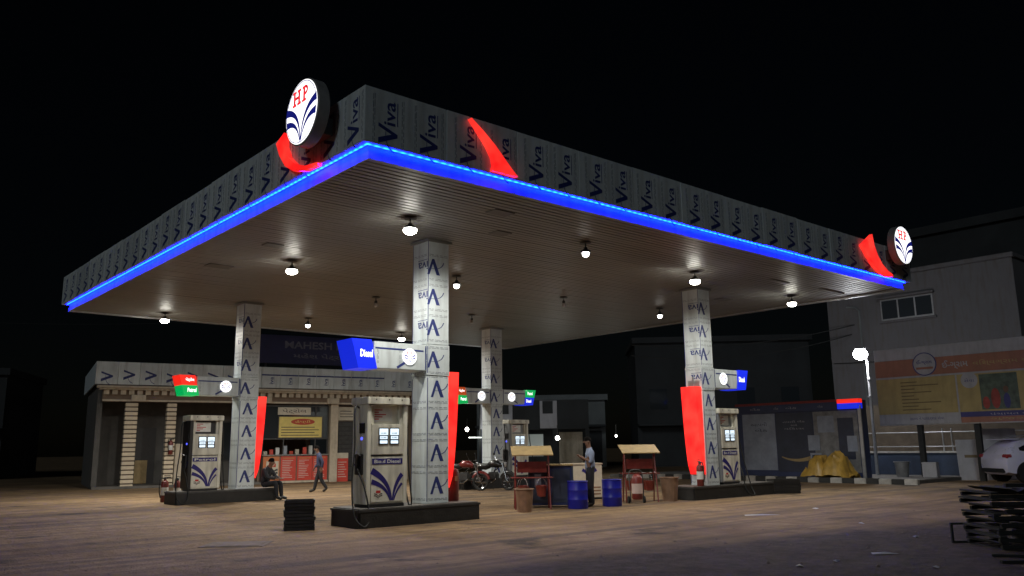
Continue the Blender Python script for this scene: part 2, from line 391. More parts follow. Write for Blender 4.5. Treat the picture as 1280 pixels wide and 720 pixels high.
# leaf emblem in a unit circle
def emblem(parent, mx, r, red, blue, d=.004, letters=True, ring=True):
    S = mx @ Matrix.Scale(r, 4); dd = d/r
    b = MB()
    for sx in (-1, 1):
        for p0, c, p1, w0, w1 in (((.01*sx,-.86),(.10*sx,.10),(.93*sx,.20),.03,.24), ((.03*sx,-.90),(.22*sx,-.18),(.90*sx,-.20),.02,.22)):
            L, Rr = stroke(qb(p0, c, p1, 12), w0, w1, 1.2); b.strip(L, Rr, dd, S)
    if ring:
        a = [2*PI*k/48 for k in range(49)]
        b.strip([(.93*math.cos(t), .93*math.sin(t)) for t in a], [(.905*math.cos(t), .905*math.sin(t)) for t in a], dd*.8, S)
    o = b.build('emblem_leaf', blue, parent)
    if letters:
        t = MB()
        def slab(x0, x1, y0, y1): t.box(x0, x1, y0, y1, 0, dd, S)
        y0, y1 = .27, .74; k = .11
        for x in (-.44, -.15): slab(x-k/2, x+k/2, y0, y1); slab(x-.115, x+.115, y0-.004, y0+.075); slab(x-.115, x+.115, y1-.075, y1+.004)
        slab(-.44, -.15, .46, .55)
        x = .16; slab(x-k/2, x+k/2, y0, y1); slab(x-.12, x+.12, y0-.004, y0+.075); slab(x-.115, x+.02, y1-.075, y1+.004)
        cp = [(x+.02+.13*math.cos(q)*1.3, .60+.115*math.sin(q)) for q in [PI/2-PI*i/10 for i in range(11)]]
        L, Rr = stroke([(x, .705)]+cp+[(x, .485)], .085, .085); t.strip(L, Rr, dd, S)
        t.build('emblem_letters', red, parent)

# ------------------------------------------------------------------ ground, kerb, pavement
g = MB(); N = 60
xs = [-300+i*10 for i in range(61)]
g.add([(x, y, 0) for y in xs for x in xs], [(j*61+i, j*61+i+1, (j+1)*61+i+1, (j+1)*61+i) for j in range(60) for i in range(60)])
struct(g.build('ground', 'ground_dirt'))
pv = MB(); pv.box(23.62, 29.0, 2.75, 17.0, -.05, .13, ch=.02); struct(pv.build('pavement', 'pavement'))
kb = bpy.data.objects.new('kerb', None); col.objects.link(kb); kb['kind'] = 'structure'; kb.location = (23.48, 2.4, 0)
for i in range(30):
    b = MB(); b.box(-.11, .11, .005, .455, -.05, .20+random.uniform(-.015,.01), ch=.018)
    b.build('kerb_block', 'kerb_white' if i % 2 == 0 else 'kerb_black', kb, (random.uniform(-.012,.012), i*.46, 0), (0, 0, random.uniform(-.02,.02)))

# ------------------------------------------------------------------ canopy
H, CW, OV = 5.93, 18.27, .2
cn = thing('canopy', 'wide flat filling station canopy with film-wrapped fascia and blue lit band', 'canopy', (0,0,0))
b = MB(); b.box(-.14, CW+.14, -.14, CW+.14, H+.95, H+1.0); b.box(.02, CW-.02, .02, CW-.02, H+.075, H+.12); b.build('roof_deck', 'roof_sheet', cn)
# fascia panels
jr = random.Random(5); NP = 12; x0, x1 = -OV, CW+OV; pw = (x1-x0)/NP
fb = MB(); fb.box(.004, pw-.004, 0, .05, H+.2, H+1.1, ch=.006)
lt = MB(); lp = MB()
mx = TR(0, -.001, H+.61) @ FY @ rz(PI/2)
film_logo(lt, mx, 1.0); film_print(lp, mx, .8)
LX = (pw*.25+.03, pw*.75+.03)
me_p = fb.build('fascia_panel', 'film', cn); me_l = lt.build('lettering', 'film_print', me_p, (LX[0],0,0)); me_s = lp.build('small_print', 'film_small_print', me_p, (LX[0],0,0)); me_s['kind'] = 'stuff'
mk('lettering', me_l.data, me_p, (LX[1],0,0)); mk('small_print', me_s.data, me_p, (LX[1],0,0))['kind'] = 'stuff'
def panel(mx, lettered=True):
    p = mk('fascia_panel', me_p.data, cn); p.matrix_local = mx
    if lettered:
        for x in LX: jx, jz = jr.uniform(-.03,.03), jr.uniform(-.035,.03); mk('lettering', me_l.data, p, (x+jx,0,jz)); mk('small_print', me_s.data, p, (x+jx,0,jz))['kind'] = 'stuff'
for i in range(NP):
    j = jr.uniform(-.006, .006)
    if i == 0: me_p.matrix_local = TR(x0, x0, 0)
    else: panel(TR(x0+i*pw, x0+j, jr.uniform(-.008,.008)))
    panel(TR(x0+j, x0+(i+1)*pw, jr.uniform(-.008,.008)) @ rz(-PI/2))        # -X side
    panel(TR(x1-i*pw, x1, 0) @ rz(PI), False); panel(TR(x1, x0+i*pw, 0) @ rz(PI/2), False)
# recessed band under the fascia, lit by the LED run in the cove
for i, (a, bx) in enumerate((((-.0, 0), 0), ((0, 0), 1), ((0, CW), 0), ((CW, 0), 1))):
    b = MB()
    if bx == 0: b.box(-.0, CW, a[1]-.015 if i == 2 else a[1], a[1]+.015 if i == 0 else a[1], H, H+.215)
    else: b.box(a[0] if i == 1 else a[0]-.015, a[0]+.015 if i == 1 else a[0], .016, CW-.016, H, H+.215)
    b.build('cove_panel', 'film', cn)
sf = MB()
sf.box(-.15, CW+.15, -.15, -.001, H+.212, H+.225); sf.box(-.15, -.001, .0, CW+.15, H+.212, H+.225); sf.box(.0, CW+.15, CW+.001, CW+.15, H+.212, H+.225); sf.box(CW+.001, CW+.15, 0, CW, H+.212, H+.225)
sf.build('fascia_return', 'film', cn)
for side in (0, 1):
    b = MB()
    if side == 0: b.box(-.07, CW+.05, -.075, -.055, H+.194, H+.208)
    else: b.box(-.075, -.055, -.05, CW+.05, H+.194, H+.208)
    b.build('led_strip', 'led_blue', cn)
em_ = MB(); em_.box(-.03, CW+.03, CW+.018, CW+.05, H-.03, H+.09); em_.box(CW+.018, CW+.05, -.03, CW+.016, H-.03, H+.09); em_.build('edge_trim', 'alu', cn)
# ceiling strips along X
st = MB(); n = 122; pitch = (CW-.04)/n
for i in range(n):
    y = .02+i*pitch; dz = jr.uniform(-.004, .004)
    st.add([(.018,y+.010,H+.032),(.018,y+.022,H+.012+dz),(.018,y+pitch-.022,H+.012+dz),(.018,y+pitch-.010,H+.032),(CW-.018,y+.010,H+.032),(CW-.018,y+.022,H+.012+dz),(CW-.018,y+pitch-.022,H+.012+dz),(CW-.018,y+pitch-.010,H+.032)],
           [(0,1,5,4),(1,2,6,5),(2,3,7,6)])
o = st.build('ceiling_strips', 'soffit', cn); o['kind'] = 'stuff'
b = MB(); b.box(.02, CW-.02, .02, CW-.02, H+.052, H+.07); b.build('ceiling_backing', 'soffit_gap', cn)
for x, y, w, d in ((3.6,1.1,.5,.3),(4.6,2.3,.4,.3),(1.2,9.0,.6,.4),(1.3,6.2,.4,.3),(15.4,4.3,.5,.35),(14.2,1.6,.9,.12),(16.9,1.5,1.3,.12)):
    b = MB(); b.box(x-w/2, x+w/2, y-d/2, y+d/2, H-.004, H+.011); b.build('ceiling_plate', 'soffit_gap', cn)

# lamps under the canopy: lit at (x, y, power, big), unlit
def canopy_lamp(x, y, pw, label, z=5.68, big=True, lit=True):
    t = thing('canopy_lamp', label, 'lamp', (x, y, z), 0, 'lamps hanging under the canopy')
    top = H-z
    b = MB(); b.lathe([(.02,top),(.11,top),(.13,top-.012),(.11,top-.025),(.02,top-.03)], 18); b.smooth = True; b.build('ceiling_rose', 'dark_metal', t)
    b = MB(); b.cyl((0,0,.07), (0,0,top-.03), .014, 8); b.lathe([(.03,.075),(.045,.065),(.045,.13),(.03,.14)], 12); b.build('stem', 'dark_metal', t)
    r = .135 if big else .08
    b = MB(); b.smooth = True
    if lit: b.lathe([(r*.9,.022),(r,.0),(r*.92,-.045),(r*.6,-.075),(.01,-.088)], 18); b.build('bulb', 'bulb' if big else 'bulb_small', t)
    else: b.lathe([(.04,.068),(.055,.03),(.06,-.01),(.04,-.05),(.01,-.06)], 12); b.build('bulb', 'bulb_off', t)
    if big and lit:
        b = MB(); b.smooth = True; b.lathe([(.03,.10),(.09,.085),(r*.98,.04),(r*1.02,.026),(.02,.024)], 18); b.build('cap', 'dark_metal', t)
    if not big and lit:
        b = MB(); b.smooth = True; b.lathe([(.05,.09),(.11,.06),(.115,.01),(.108,.012),(.10,.055),(.046,.082)], 16, caps=False); b.build('shade', 'dark_metal', t)
    if pw:
        ld = bpy.data.lights.new('lamp_glow', 'SPOT'); ld.energy = pw*1.9; ld.spot_size = R_(172); ld.spot_blend = .55; ld.shadow_soft_size = .12; ld.color = (1,.96,.86)
        lo = bpy.data.objects.new('lamp_glow', ld); col.objects.link(lo); lo.parent = t; lo.location = (0,0,-.12)
canopy_lamp(2.42, 2.45, 300, 'large lit lamp above the tall cream dispenser near the canopy corner with the disc sign')
canopy_lamp(2.32, 7.35, 300, 'lit lamp over the lane between the two pumps below the disc-sign side of the canopy')
canopy_lamp(2.55, 16.96, 720, 'lit lamp by the far corner of the canopy near the ribbed shop columns', )
canopy_lamp(6.79, 15.26, 600, 'small lit lamp in front of the shop counter with the yellow poster', big=False)
canopy_lamp(11.42, 16.49, 430, 'lit lamp at the back canopy edge above the shop name board end')
canopy_lamp(6.55, 6.43, 130, 'small lit lamp just behind the front diesel pillar', big=False)
canopy_lamp(6.60, 1.74, 130, 'small shaded lit lamp over the blue drums and bucket stands', big=False)
canopy_lamp(11.2, 2.24, 300, 'large lit lamp right beside the pillar facing the roadside billboard')
canopy_lamp(15.08, 6.6, 110, 'small lit lamp near the canopy edge facing the poster kiosk', big=False)
canopy_lamp(16.52, 2.62, 280, 'lit lamp nearest to the canopy corner above the road kerb')
canopy_lamp(6.5, 10.37, 0, 'unlit lamp between the shop and the front pillar', lit=False)
canopy_lamp(10.91, 11.37, 0, 'unlit lamp in front of the rear pillar with the motorcycles', lit=False)
canopy_lamp(11.05, 7.01, 0, 'unlit lamp in the middle of the canopy over the bucket stands lane', lit=False)

# canopy emblems and swooshes
def disc_sign(loc, rot, label):
    t = thing('disc_sign', label, 'sign', loc, rot, 'round emblem signs on the canopy')   # faces local -Y, back at y=.4
    r = .56
    b = MB(); b.smooth = True; b.lathe([(r*.96,.0),(r,.02),(r,.20),(r*.97,.22)], 48, FY.inverted() @ TR(0,0,0)); 
    rim = b.build('rim', 'drum_rim', t)
    b = MB(); b.lathe([(r*.955,.0),(r*.955,.012)], 48, FY @ TR(0,0,-.004)); b.build('face', 'sign_white', t)
    emblem(t, TR(0,-.009,0) @ FY, r, 'sign_red_ink', 'sign_blue_ink', .003)
    b = MB(); b.box(-.3,.3,.21,.41,-.40,-.12); b.build('bracket', 'dark_metal', t)
    return t
disc_sign((-.66, 1.0, 6.85), -PI/2, 'large round white lit sign with red letters and blue leaves beside the canopy front corner')
disc_sign((17.2, -.62, 7.0), 0, 'smaller looking round lit emblem sign at the canopy end facing the pale building')
def swoosh(name, label, mx, L, Rr):
    b = MB(); b.strip(L, Rr, .09, mx); o = b.build(name, 'red_light', None); return tag(o, label, 'light', 'red swooshes on the canopy fascia')
c = [(2.55,6.95),(2.45,6.68),(2.25,6.43),(1.95,6.24),(1.55,6.12),(1.1,6.08)]
c = [(-y, z) for y, z in c]
L, Rr = stroke(c, .34, .05, .6); swoosh('red_swoosh', 'red lit swoosh curving up beside the large round sign on the fascia', TR(-.215,0,0) @ FX, L, Rr)
L = [(1.79,6.96),(1.98,6.75),(2.16,6.55),(2.27,6.38),(2.30,6.24),(2.27,6.135)]; Rr = [(1.81,6.97),(2.07,6.80),(2.33,6.60),(2.54,6.40),(2.70,6.25),(2.84,6.135)]
swoosh('red_swoosh', 'red lit horn-shaped swoosh tapering to a point near the fascia top', TR(0,-.215,0) @ FY, L, Rr)
c = [(15.68,7.0),(15.85,6.72),(16.1,6.45),(16.4,6.26),(16.75,6.16),(17.05,6.14)]
L, Rr = stroke(c, .78, .07, .8); swoosh('red_swoosh', 'broad red lit swoosh with a flat top beside the far emblem sign', TR(0,-.215,0) @ FY, L, Rr)

# ------------------------------------------------------------------ pillars
HW = .28
def pillar(x, y, label, blade, seed):
    t = thing('canopy_pillar', label, 'pillar', (x, y, .36), 0, 'film-wrapped canopy pillars')
    rnd = random.Random(seed); top = H-.36-.004
    zs = [0, 2.62, 3.28, top]
    for face in range(4):
        a = -PI/2*face      # 0: -Y, 1: -X, 2:+Y, 3:+X
        for k in range(3):
            hw = HW+(.012 if k == 1 else 0)
            b = MB(); b.box(-hw+.003, hw-.003, -hw, -hw+.03, zs[k]+.004, zs[k+1]-.004, rz(a), ch=.004); p = b.build('cladding_panel', 'film', t)
            if face in (0, 1):
                lt = MB(); pr = MB(); z = zs[k]+.36 if k != 1 else zs[k]+.33
                while z < zs[k+1]-.25:
                    mx = rz(a) @ TR(0, -hw-.0005, z) @ FY @ rz(PI)
                    if face == 0: film_logo(lt, mx @ TR(.25 if k == 0 else .36,0,0), 1.0, 'V')
                    elif k: film_logo(lt, mx @ TR(-.22,0,0), .9, 'iva')
                    film_print(pr, mx @ TR(0,.02,0), 2*hw*.86)
                    z += .66
                lt.box(-hw+.004, -hw+.022, -hw-.002, -hw-.0003, zs[k]+.05, zs[k+1]-.05, rz(a))
                if lt.f: lt.build('lettering', 'film_print', p); pr.build('small_print', 'film_small_print', p)['kind'] = 'stuff'
    b = MB(); b.box(-HW-.05, HW+.05, -HW-.05, HW+.05, top-.05, top+.002); b.build('top_collar', 'soffit', t)
    if not blade: return t
    # red blade: wedge on the end face, thick at the top, running out at the foot
    s = blade; n = 10; L, Rr = [], []
    for i in range(n+1):
        z = .30+(2.72-.30)*i/n; u = i/n; L.append((HW+.02, z)); Rr.append((HW+.05+.30*(u**.55)*(1-.18*u), z))
    b = MB(); mx = Matrix.Scale(s, 4, Vector((1,0,0))) @ TR(0,.25,0) @ FY
    b.strip(L, Rr, .5, mx); bl = b.build('light_blade', 'red_light', t)
    b = MB(); b.box(s*(HW+.005), s*(HW+.019), -.2, .2, .28, 2.9); b.box(s*(HW+.02), s*(HW+.06), -.02, .02, 2.722, 3.0); b.build('blade_bracket', 'alu', t)
    return t
C1, C2, C3, C4 = (3.93,3.88), (4.02,13.72), (13.62,13.62), (13.28,3.80)
pillar(*C1, 'tall film-wrapped pillar between the diesel arm sign and a red blade light', 1, 1)
pillar(*C2, 'film-wrapped pillar by the shop holding the red and green petrol sign', 1, 2)
pillar(*C3, 'rear film-wrapped pillar with sign arms on both sides behind the motorcycles', 0, 3)
pillar(*C4, 'film-wrapped pillar with a broad red blade light facing the bucket stand', -1, 4)

# ------------------------------------------------------------------ arm signs
def arm_sign(x, y, d, rows, label, length=1.74):
    # arm runs along d (+-1) in X from the pillar face; rows [(material, text)]
    t = thing('product_sign', label, 'sign', (x+d*HW, y, 3.34), 0, 'product signs on the pillars')
    yf = -HW-.004
    b = MB(); b.box(d*.02, d*(length-.44), yf, HW, -.27, .27, ch=.01); arm = b.build('arm', 'film', t)
    lt = MB(); lt.box(d*.10, d*(length-.47), yf-.003, yf-.0005, .12, .155); lt.box(d*.03, d*.055, yf-.003, yf-.0005, -.25, .25)
    L, Rr = stroke([(d*.75,-.24),(d*.48,-.08)], .05, .05); lt.strip(L, Rr, .003, TR(0,yf-.0005,0) @ FY); lt.build('lettering', 'film_print', arm)
    pr = MB(); film_print(pr, TR(d*.95, yf-.0005, 0) @ FY @ rz(PI/2), .34); pr.build('small_print', 'film_small_print', arm)['kind'] = 'stuff'
    b = MB(); b.lathe([(.165,0),(.165,.02)], 32, TR(d*.45, yf-.001, 0) @ FY); disc = b.build('disc_lamp', 'sign_white', t)
    emblem(disc, TR(d*.45, yf-.022, 0) @ FY, .15, 'sign_red_ink', 'sign_blue_ink', .003, ring=False)
    n = len(rows); h = .58/n; sl = .16   # slanted light box at the free end
    for i, (mat, txt) in enumerate(rows):
        z1 = .29-i*h; z0 = z1-h+.003
        def ex(z): return d*(length+(z/.58)*sl*1.0)
        def inn(z): return d*(length-.44+(z/.58)*sl*.9)
        pts = [(inn(z0), z0), (ex(z0), z0), (ex(z1), z1), (inn(z1), z1)]
        b = MB(); b.prism(pts, 2*HW+.05, TR(0, HW+.025, 0) @ FY); lb = b.build('light_box', mat, t)
        b = MB(); xm = (inn((z0+z1)/2)+ex((z0+z1)/2))/2-d*.02
        add_text(b, txt, .28 if n == 1 else .25, .15 if n == 1 else .12, TR(xm+(0.02 if d < 0 else -.02), -HW-.029, (z0+z1)/2+.01) @ FY, .02); b.build('lettering', 'box_text', lb)
    return t
PET_G = '\u0aaa\u0ac7\u0a9f\u0acd\u0ab0\u0acb\u0ab2'
arm_sign(*C1, -1, [('box_blue', 'Diesel')], 'blue lit Diesel sign on an arm with a round emblem over the nearest dispenser')
arm_sign(*C2, -1, [('box_red', PET_G), ('box_green', 'Petrol')], 'red and green lit Petrol sign on an arm beside the shop')
arm_sign(*C4, 1, [('box_blue', 'Diesel')], 'small blue lit Diesel sign on an arm facing the roadside kiosk', 1.6)
arm_sign(*C3, -1, [('box_orange', PET_G), ('box_green', 'Petrol')], 'orange and green lit Petrol sign on the rear pillar', 1.6)
arm_sign(*C3, 1, [('box_green', 'Petrol'), ('box_blue', 'Diesel')], 'green and blue lit sign on the rear pillar arm', 1.6)

# ------------------------------------------------------------------ islands and dispensers
def island(xa, xb, ya, yb, label, h=.36):
    t = thing('pump_island', label, 'island', ((xa+xb)/2, (ya+yb)/2, 0), 0, 'raised pump islands')
    w, d = (xb-xa)/2, (yb-ya)/2
    b = MB(); b.box(-w, w, -d, d, -.05, h-.025, ch=.03); b.build('kerb_body', 'island', t)
    b = MB(); b.box(-w+.03, w-.03, -d+.03, d-.03, h-.03, h, ch=.008); b.build('top_slab', 'island_top', t)
    b = MB()
    for s in (-1, 1):
        b.box(-w-.006, w+.006, s*(d+.006), s*(d-.02), h-.06, h-.02); b.box(s*(w+.008), s*(w-.02), -d+.022, d-.022, h-.06, h-.02)
    b.build('edge_angle', 'dark_metal', t)
island(1.95, 4.86, 3.36, 4.46, 'black raised pump island under the tall pillar with the tall diesel dispenser')
island(2.0, 5.0, 13.36, 14.3, 'black raised pump island in front of the shop with a seated person')
island(12.0, 15.7, 13.2, 14.2, 'dark raised pump island behind the motorcycles')
island(12.25, 16.1, 3.42, 4.4, 'long dark raised pump island with a red extinguisher and dispenser')

def dispenser(x, y, label, front='disp_paint', side='disp_grey', strip='Bio.d Diesel', flip=1):
    t = thing('fuel_dispenser', label, 'dispenser', (x, y, .36), 0, 'fuel dispensers')
    w, d = .37, .27
    b = MB(); b.box(-w-.03, w+.03, -d-.02, d+.02, 0, .06, ch=.008); b.build('plinth', 'black_plastic', t)
    b = MB(); b.box(-w, w, -d, d, .06, .98, ch=.012); b.build('cabinet', front, t)
    b = MB(); b.box(-w+.006, w-.006, -d-.012, -d+.002, .10, .955, ch=.004); b.build('door_panel', front, t)
    b = MB(); b.box(-w, w, -d-.02, d+.02, 1.0, 1.60, ch=.014); b.build('display_head', front, t)
    b = MB(); b.box(-w+.03, w-.03, -d+.01, d-.01, .978, 1.004); b.build('shadow_gap', 'black_plastic', t); b = MB(); b.box(-w+.08, w-.08, -d+.1, d-.1, 1.6, 1.98); b.build('inner_panel', side, t)
    for s in (-1, 1):
        b = MB(); b.box(s*(w+.002), s*(w+.10), -d-.01, d+.01, .062, 1.98, ch=.012); b.build('side_post', side if s < 0 else front, t)
        b = MB(); b.box(s*(w-.07), s*(w-.001), -d+.03, d-.03, 1.6, 1.98, ch=.006); b.build('upright', front, t)
    b = MB(); b.box(-w-.12, w+.12, -d-.06, d+.06, 1.98, 2.13, ch=.015); hd = b.build('header', front, t)
    b = MB()
    for k in (-.3, 0, .3): b.lathe([(.014,0),(.014,.006)], 10, TR(k, -d-.059, 2.08) @ FY)
    b.build('bolt', 'black_plastic', hd)
    for s in (-1, 1):       # displays with three rows each
        sx = s*.125+.02
        b = MB(); b.box(sx-.115, sx+.115, -d-.032, -d-.019, 1.20, 1.53, ch=.006); sc = b.build('display_bezel', 'black_plastic', t)
        b = MB(); b.box(sx-.098, sx+.098, -d-.036, -d-.0325, 1.385, 1.51); b.box(sx-.085, sx+.085, -d-.036, -d-.0325, 1.305, 1.365); b.box(sx-.085, sx+.085, -d-.036, -d-.0325, 1.22, 1.28); b.build('screen', 'screen', sc)
        b = MB(); add_text(b, '0.00', .12, .035, TR(sx, -d-.0365, 1.42) @ FY, .02); add_text(b, '0.00', .12, .03, TR(sx, -d-.0365, 1.335) @ FY, .02); b.build('digits', 'screen_digit', sc)
    b = MB(); b.box(-w+.02, w-.02, -d-.018, -d-.0125, .82, .93); ls = b.build('name_strip', 'leaf_blue', t)
    b = MB(); add_text(b, strip, .6, .07, TR(0, -d-.0185, .875) @ FY, .015); b.build('lettering', 'decal_white', ls)
    # leaf strokes sweeping over the door
    b = MB(); y0 = -d-.0122
    for p0, c, p1, w0, w1 in (((.10,.12),(.06,.50),(-.355,.70),.035,.13), ((.07,.12),(.0,.40),(-.355,.49),.02,.10), ((.13,.12),(.16,.42),(.345,.62),.03,.09), ((.16,.12),(.20,.30),(.345,.44),.02,.05)):
        L, Rr = stroke(qb(p0, c, p1, 12), w0, w1, .9); b.strip(L, Rr, .003, TR(0, y0, 0) @ FY)
    b.build('leaf_decal', 'leaf_blue', t)
    o = bpy.data.objects.new('emblem_decal', None)   # small printed emblem
    bpy.data.objects.remove(o)
    e = MB(); e.lathe([(.10,0),(.10,.002)], 24, TR(-.2, -d-.0122, .25) @ FY); ed = e.build('emblem_decal', 'disp_paint', t)
    e = MB(); e.box(-.25,-.15, -d-.0165, -d-.0146, .27, .32); e.build('emblem_mark', 'decal_red', ed)
    e = MB()
    for s in (-1, 1):
        for z in (.19, .225): L, Rr = stroke(qb((-.2, z-.02), (-.2+s*.03, z+.03), (-.2+s*.09, z+.035), 6), .01, .022); e.strip(L, Rr, .002, TR(0, -d-.0145, 0) @ FY)
    e.build('emblem_leaf', 'ink_dark', ed)
    b = MB(); b.box(-.28, .16, -d+.098, -d+.101-.008, 1.66, 1.93); stk = b.build('notice', 'decal_white', t)
    b = MB()
    for k in range(5): b.box(-.25, -.25+.1+.25*((k*7)%3)/3, -d+.0905, -d+.0928, 1.69+k*.045, 1.71+k*.045)
    b.build('notice_print', 'decal_red', stk)
    # nozzle, holster and hose on the outer side
    for s in ((-1, 1) if flip == 0 else (-flip, flip)):
        xs_ = s*(w+.10)
        b = MB(); b.box(xs_-s*.005, xs_+s*.05, -.16, .10, .62, 1.02, ch=.012); b.build('holster', 'black_plastic', t)
        nz = MB(); nz.smooth = True
        nz.tube([(xs_+s*.07,-.02,.74),(xs_+s*.075,-.04,.92),(xs_+s*.08,-.10,1.02),(xs_+s*.08,-.18,.98)], [.025,.03,.026,.012], 8); nz.box(xs_+s*.06, xs_+s*.09, -.08, .05, .80, .84); nz.build('nozzle', 'black_plastic', t)
        h = MB(); h.smooth = True
        if s == -flip:
            pts = [Vector(p) for p in ((s*(w+.09),.05,1.92),(s*(w+.20),-.02,1.95),(s*(w+.27),-.08,1.80),(s*(w+.30),-.16,1.2),(s*(w+.40),-.26,.45),(s*(w+.42),-.40,-.10),(s*(w+.34),-.55,-.30),(s*(w+.20),-.50,-.30),(s*(w+.10),-.42,-.12),(s*(w+.14),-.30,.35),(s*(w+.18),-.06,.74))]
        else:
            pts = [Vector(p) for p in ((s*(w+.09),.05,1.92),(s*(w+.16),-.02,1.95),(s*(w+.2),-.10,1.7),(s*(w+.2),-.16,.9),(s*(w+.22),-.22,.35),(s*(w+.24),-.24,.05),(s*(w+.2),-.20,.02),(s*(w+.19),-.1,.3),(s*(w+.17),-.04,.74))]
        sm = []
        for i in range(len(pts)-1):
            p0, p1, p2, p3 = pts[max(i-1,0)], pts[i], pts[i+1], pts[min(i+2,len(pts)-1)]
            for k in range(5):
                q = k/5; sm.append(.5*((2*p1)+(p2-p0)*q+(2*p0-5*p1+4*p2-p3)*q*q+(3*p1-p0-3*p2+p3)*q**3))
        h.tube(sm+[pts[-1]], .017, 8); h.build('hose', 'rubber', t)
    b = MB(); b.lathe([(.03,0),(.03,.01)], 14, TR(-w-.10, -.08, 1.32) @ FX); b.build('indicator_light', 'led_dot_blue', t)
    b = MB(); b.box(-w-.115, -w-.10, -.20, .0, 1.42, 1.62, ch=.004); b.build('keypad', 'black_plastic', t)
    return t
dispenser(2.68, 3.84, 'tall cream diesel dispenser with purple leaf decal beside the tall pillar', side='disp_paint')
dispenser(2.80, 13.74, 'black and white petrol dispenser in front of the shop', side='black_plastic', strip='Petrol')
dispenser(14.80, 13.72, 'pale dispenser with lit displays behind the bucket stand', strip='Petrol', flip=-1)
dispenser(14.15, 3.82, 'cream diesel dispenser on the island facing the poster kiosk', flip=-1)

# ------------------------------------------------------------------ shop building (own frame, front along local X)
BA = R_(-11)
bl = thing('shop_building', 'low station shop with film-wrapped parapet, beige cornice and ribbed columns', 'building', (4.53, 25.77, 0), BA)
def bp_(name, mat, *boxes, parent=None, ch=0):
    b = MB()
    for q in boxes: b.box(*q, ch=ch)
    return b.build(name, mat, parent or bl)
bp_('roof_slab', 'roof_sheet', (-1.6, 13.2, .06, 7.8, 4.62, 4.78))
npan = 18; pw2 = 14.9/npan
for i in range(npan):
    xa = -1.68+i*pw2
    b = MB(); b.box(xa+.004, xa+pw2-.004, -.30, -.24, 4.20, 5.12, ch=.006); p = b.build('fascia_panel', 'film', bl)
    lt = MB()
    if i < 8:
        film_logo(lt, TR(xa+pw2*.5, -.302, 4.88 if i % 3 else 4.80) @ FY @ rz(PI/2) @ TR(.0,0,0), 1.25, 'V'); 
    else:
        film_logo(lt, TR(xa+pw2*.5, -.302, 4.42) @ FY @ rz(PI/2), .8, 'iva')
        if i < 15: lt.box(xa+.01, xa+pw2-.01, -.304, -.3005, 4.74, 4.80)
    lt.build('lettering', 'film_print', p)
for i in range(4):
    b = MB(); b.box(-1.68, -1.63, -.23+i*2.0, -.23+(i+1)*2.0-.008, 4.2, 5.1); b.build('fascia_panel', 'film', bl)
bp_('fascia_backing', 'dark_wall', (-1.62, 13.2, -.235, .05, 4.21, 5.0))
bp_('shadow_gap', 'ink_dark', (-1.66, 13.2, -.28, .06, 4.155, 4.198))
bp_('cornice', 'beige', (-1.6, 13.2, -.33, .06, 4.06, 4.15), ch=.015)
bp_('cornice_step', 'beige', (-1.5, 13.2, -.24, .06, 3.99, 4.058), ch=.01)
bp_('beam', 'brown_wall', (-1.35, 13.2, -.02, .4, 3.52, 3.985))
for k in range(46):
    x = -1.32+k*.315
    bp_('dentil', 'beige', (x, x+.2, -.13, -.022, 3.80, 3.985))
for x in (0.0, 5.2, 8.3, 11.7): bp_('bracket_block', 'beige', (x-.28, x+.28, -.17, -.024, 3.53, 3.79), ch=.01)
bp_('soffit_lip', 'beige', (-1.35, 13.1, -.06, -.0225, 3.525, 3.60))
for xc, w in ((-.22, .24), (1.34, .19)):
    bp_('ribbed_column', 'brown_groove', (xc-w+.02, xc+w-.02, .02, .38, 0, 3.52))
    p = bl.children[-1]
    for k in range(19):
        z = .03+k*.183
        bp_('rib', 'cream_rib', (xc-w, xc+w, 0, .40, z, z+.135), parent=p, ch=.012)
bp_('veranda_floor', 'pavement', (-1.5, 5.2, -.1, 2.3, -.05, .10))
bp_('side_wall', 'dark_wall', (-1.5, -1.3, .4, 7.6, 0, 4.6))
bp_('back_wall', 'dark_wall', (-1.3, 5.2, 2.3, 2.45, 0, 4.6))
bp_('door', 'black_plastic', (.25, 1.05, 2.22, 2.297, .1, 2.5), ch=.01)
bp_('door_kickboard', 'wood_board', (.25, .75, 2.15, 2.215, .12, 1.1))
bp_('window', 'black_plastic', (2.3, 4.6, 2.24, 2.298, 1.0, 2.8))
for k in range(3): bp_('pane', 'glass_dark', (2.36+k*.75, 3.04+k*.75, 2.225, 2.238, 1.06, 2.74), parent=bl.children[-1] if k == 0 else None)
# counter shop front
bp_('counter', 'brown_wall', (5.25, 8.2, .12, .5, 0, 1.22))
bp_('counter_top', 'steel', (5.2, 8.22, .04, .52, 1.222, 1.262), ch=.006)
bp_('counter_skirt', 'beige', (5.2, 8.2, .06, .118, .02, .11))
bp_('room_back', 'brown_wall', (5.2, 8.24, 3.2, 3.3, 0, 4.0))
bp_('room_side', 'brown_wall', (5.1, 5.2, .4, 3.3, 0, 3.5))
bp_('front_pier', 'beige', (8.24, 8.60, -.02, .45, 0, 3.52), ch=.01)
for x in (5.22, 6.15, 7.6, 8.17): bp_('window_frame', 'dark_metal', (x-.025, x+.025, .2, .26, 1.265, 3.45))
bp_('window_frame', 'dark_metal', (5.2, 8.2, .205, .265, 3.40, 3.47)); bp_('window_frame', 'dark_metal', (5.2, 8.2, .205, .265, 1.93, 1.98))
for xa, xb in ((5.245,6.125),(6.175,7.575),(7.625,8.145)): bp_('pane', 'glass_dark', (xa, xb, .23, .24, 1.98, 3.40))
for k in range(9):
    x = 5.4+k*.3; h = .15+.32*((k*5) % 4)/4
    bp_('shelf_item', ('poster_cream','poster_red','decal_white','kiosk_text','ink_red')[k % 5], (x, x+.16, .7+.1*(k % 3), .85+.1*(k % 3), 1.265, 1.265+h))
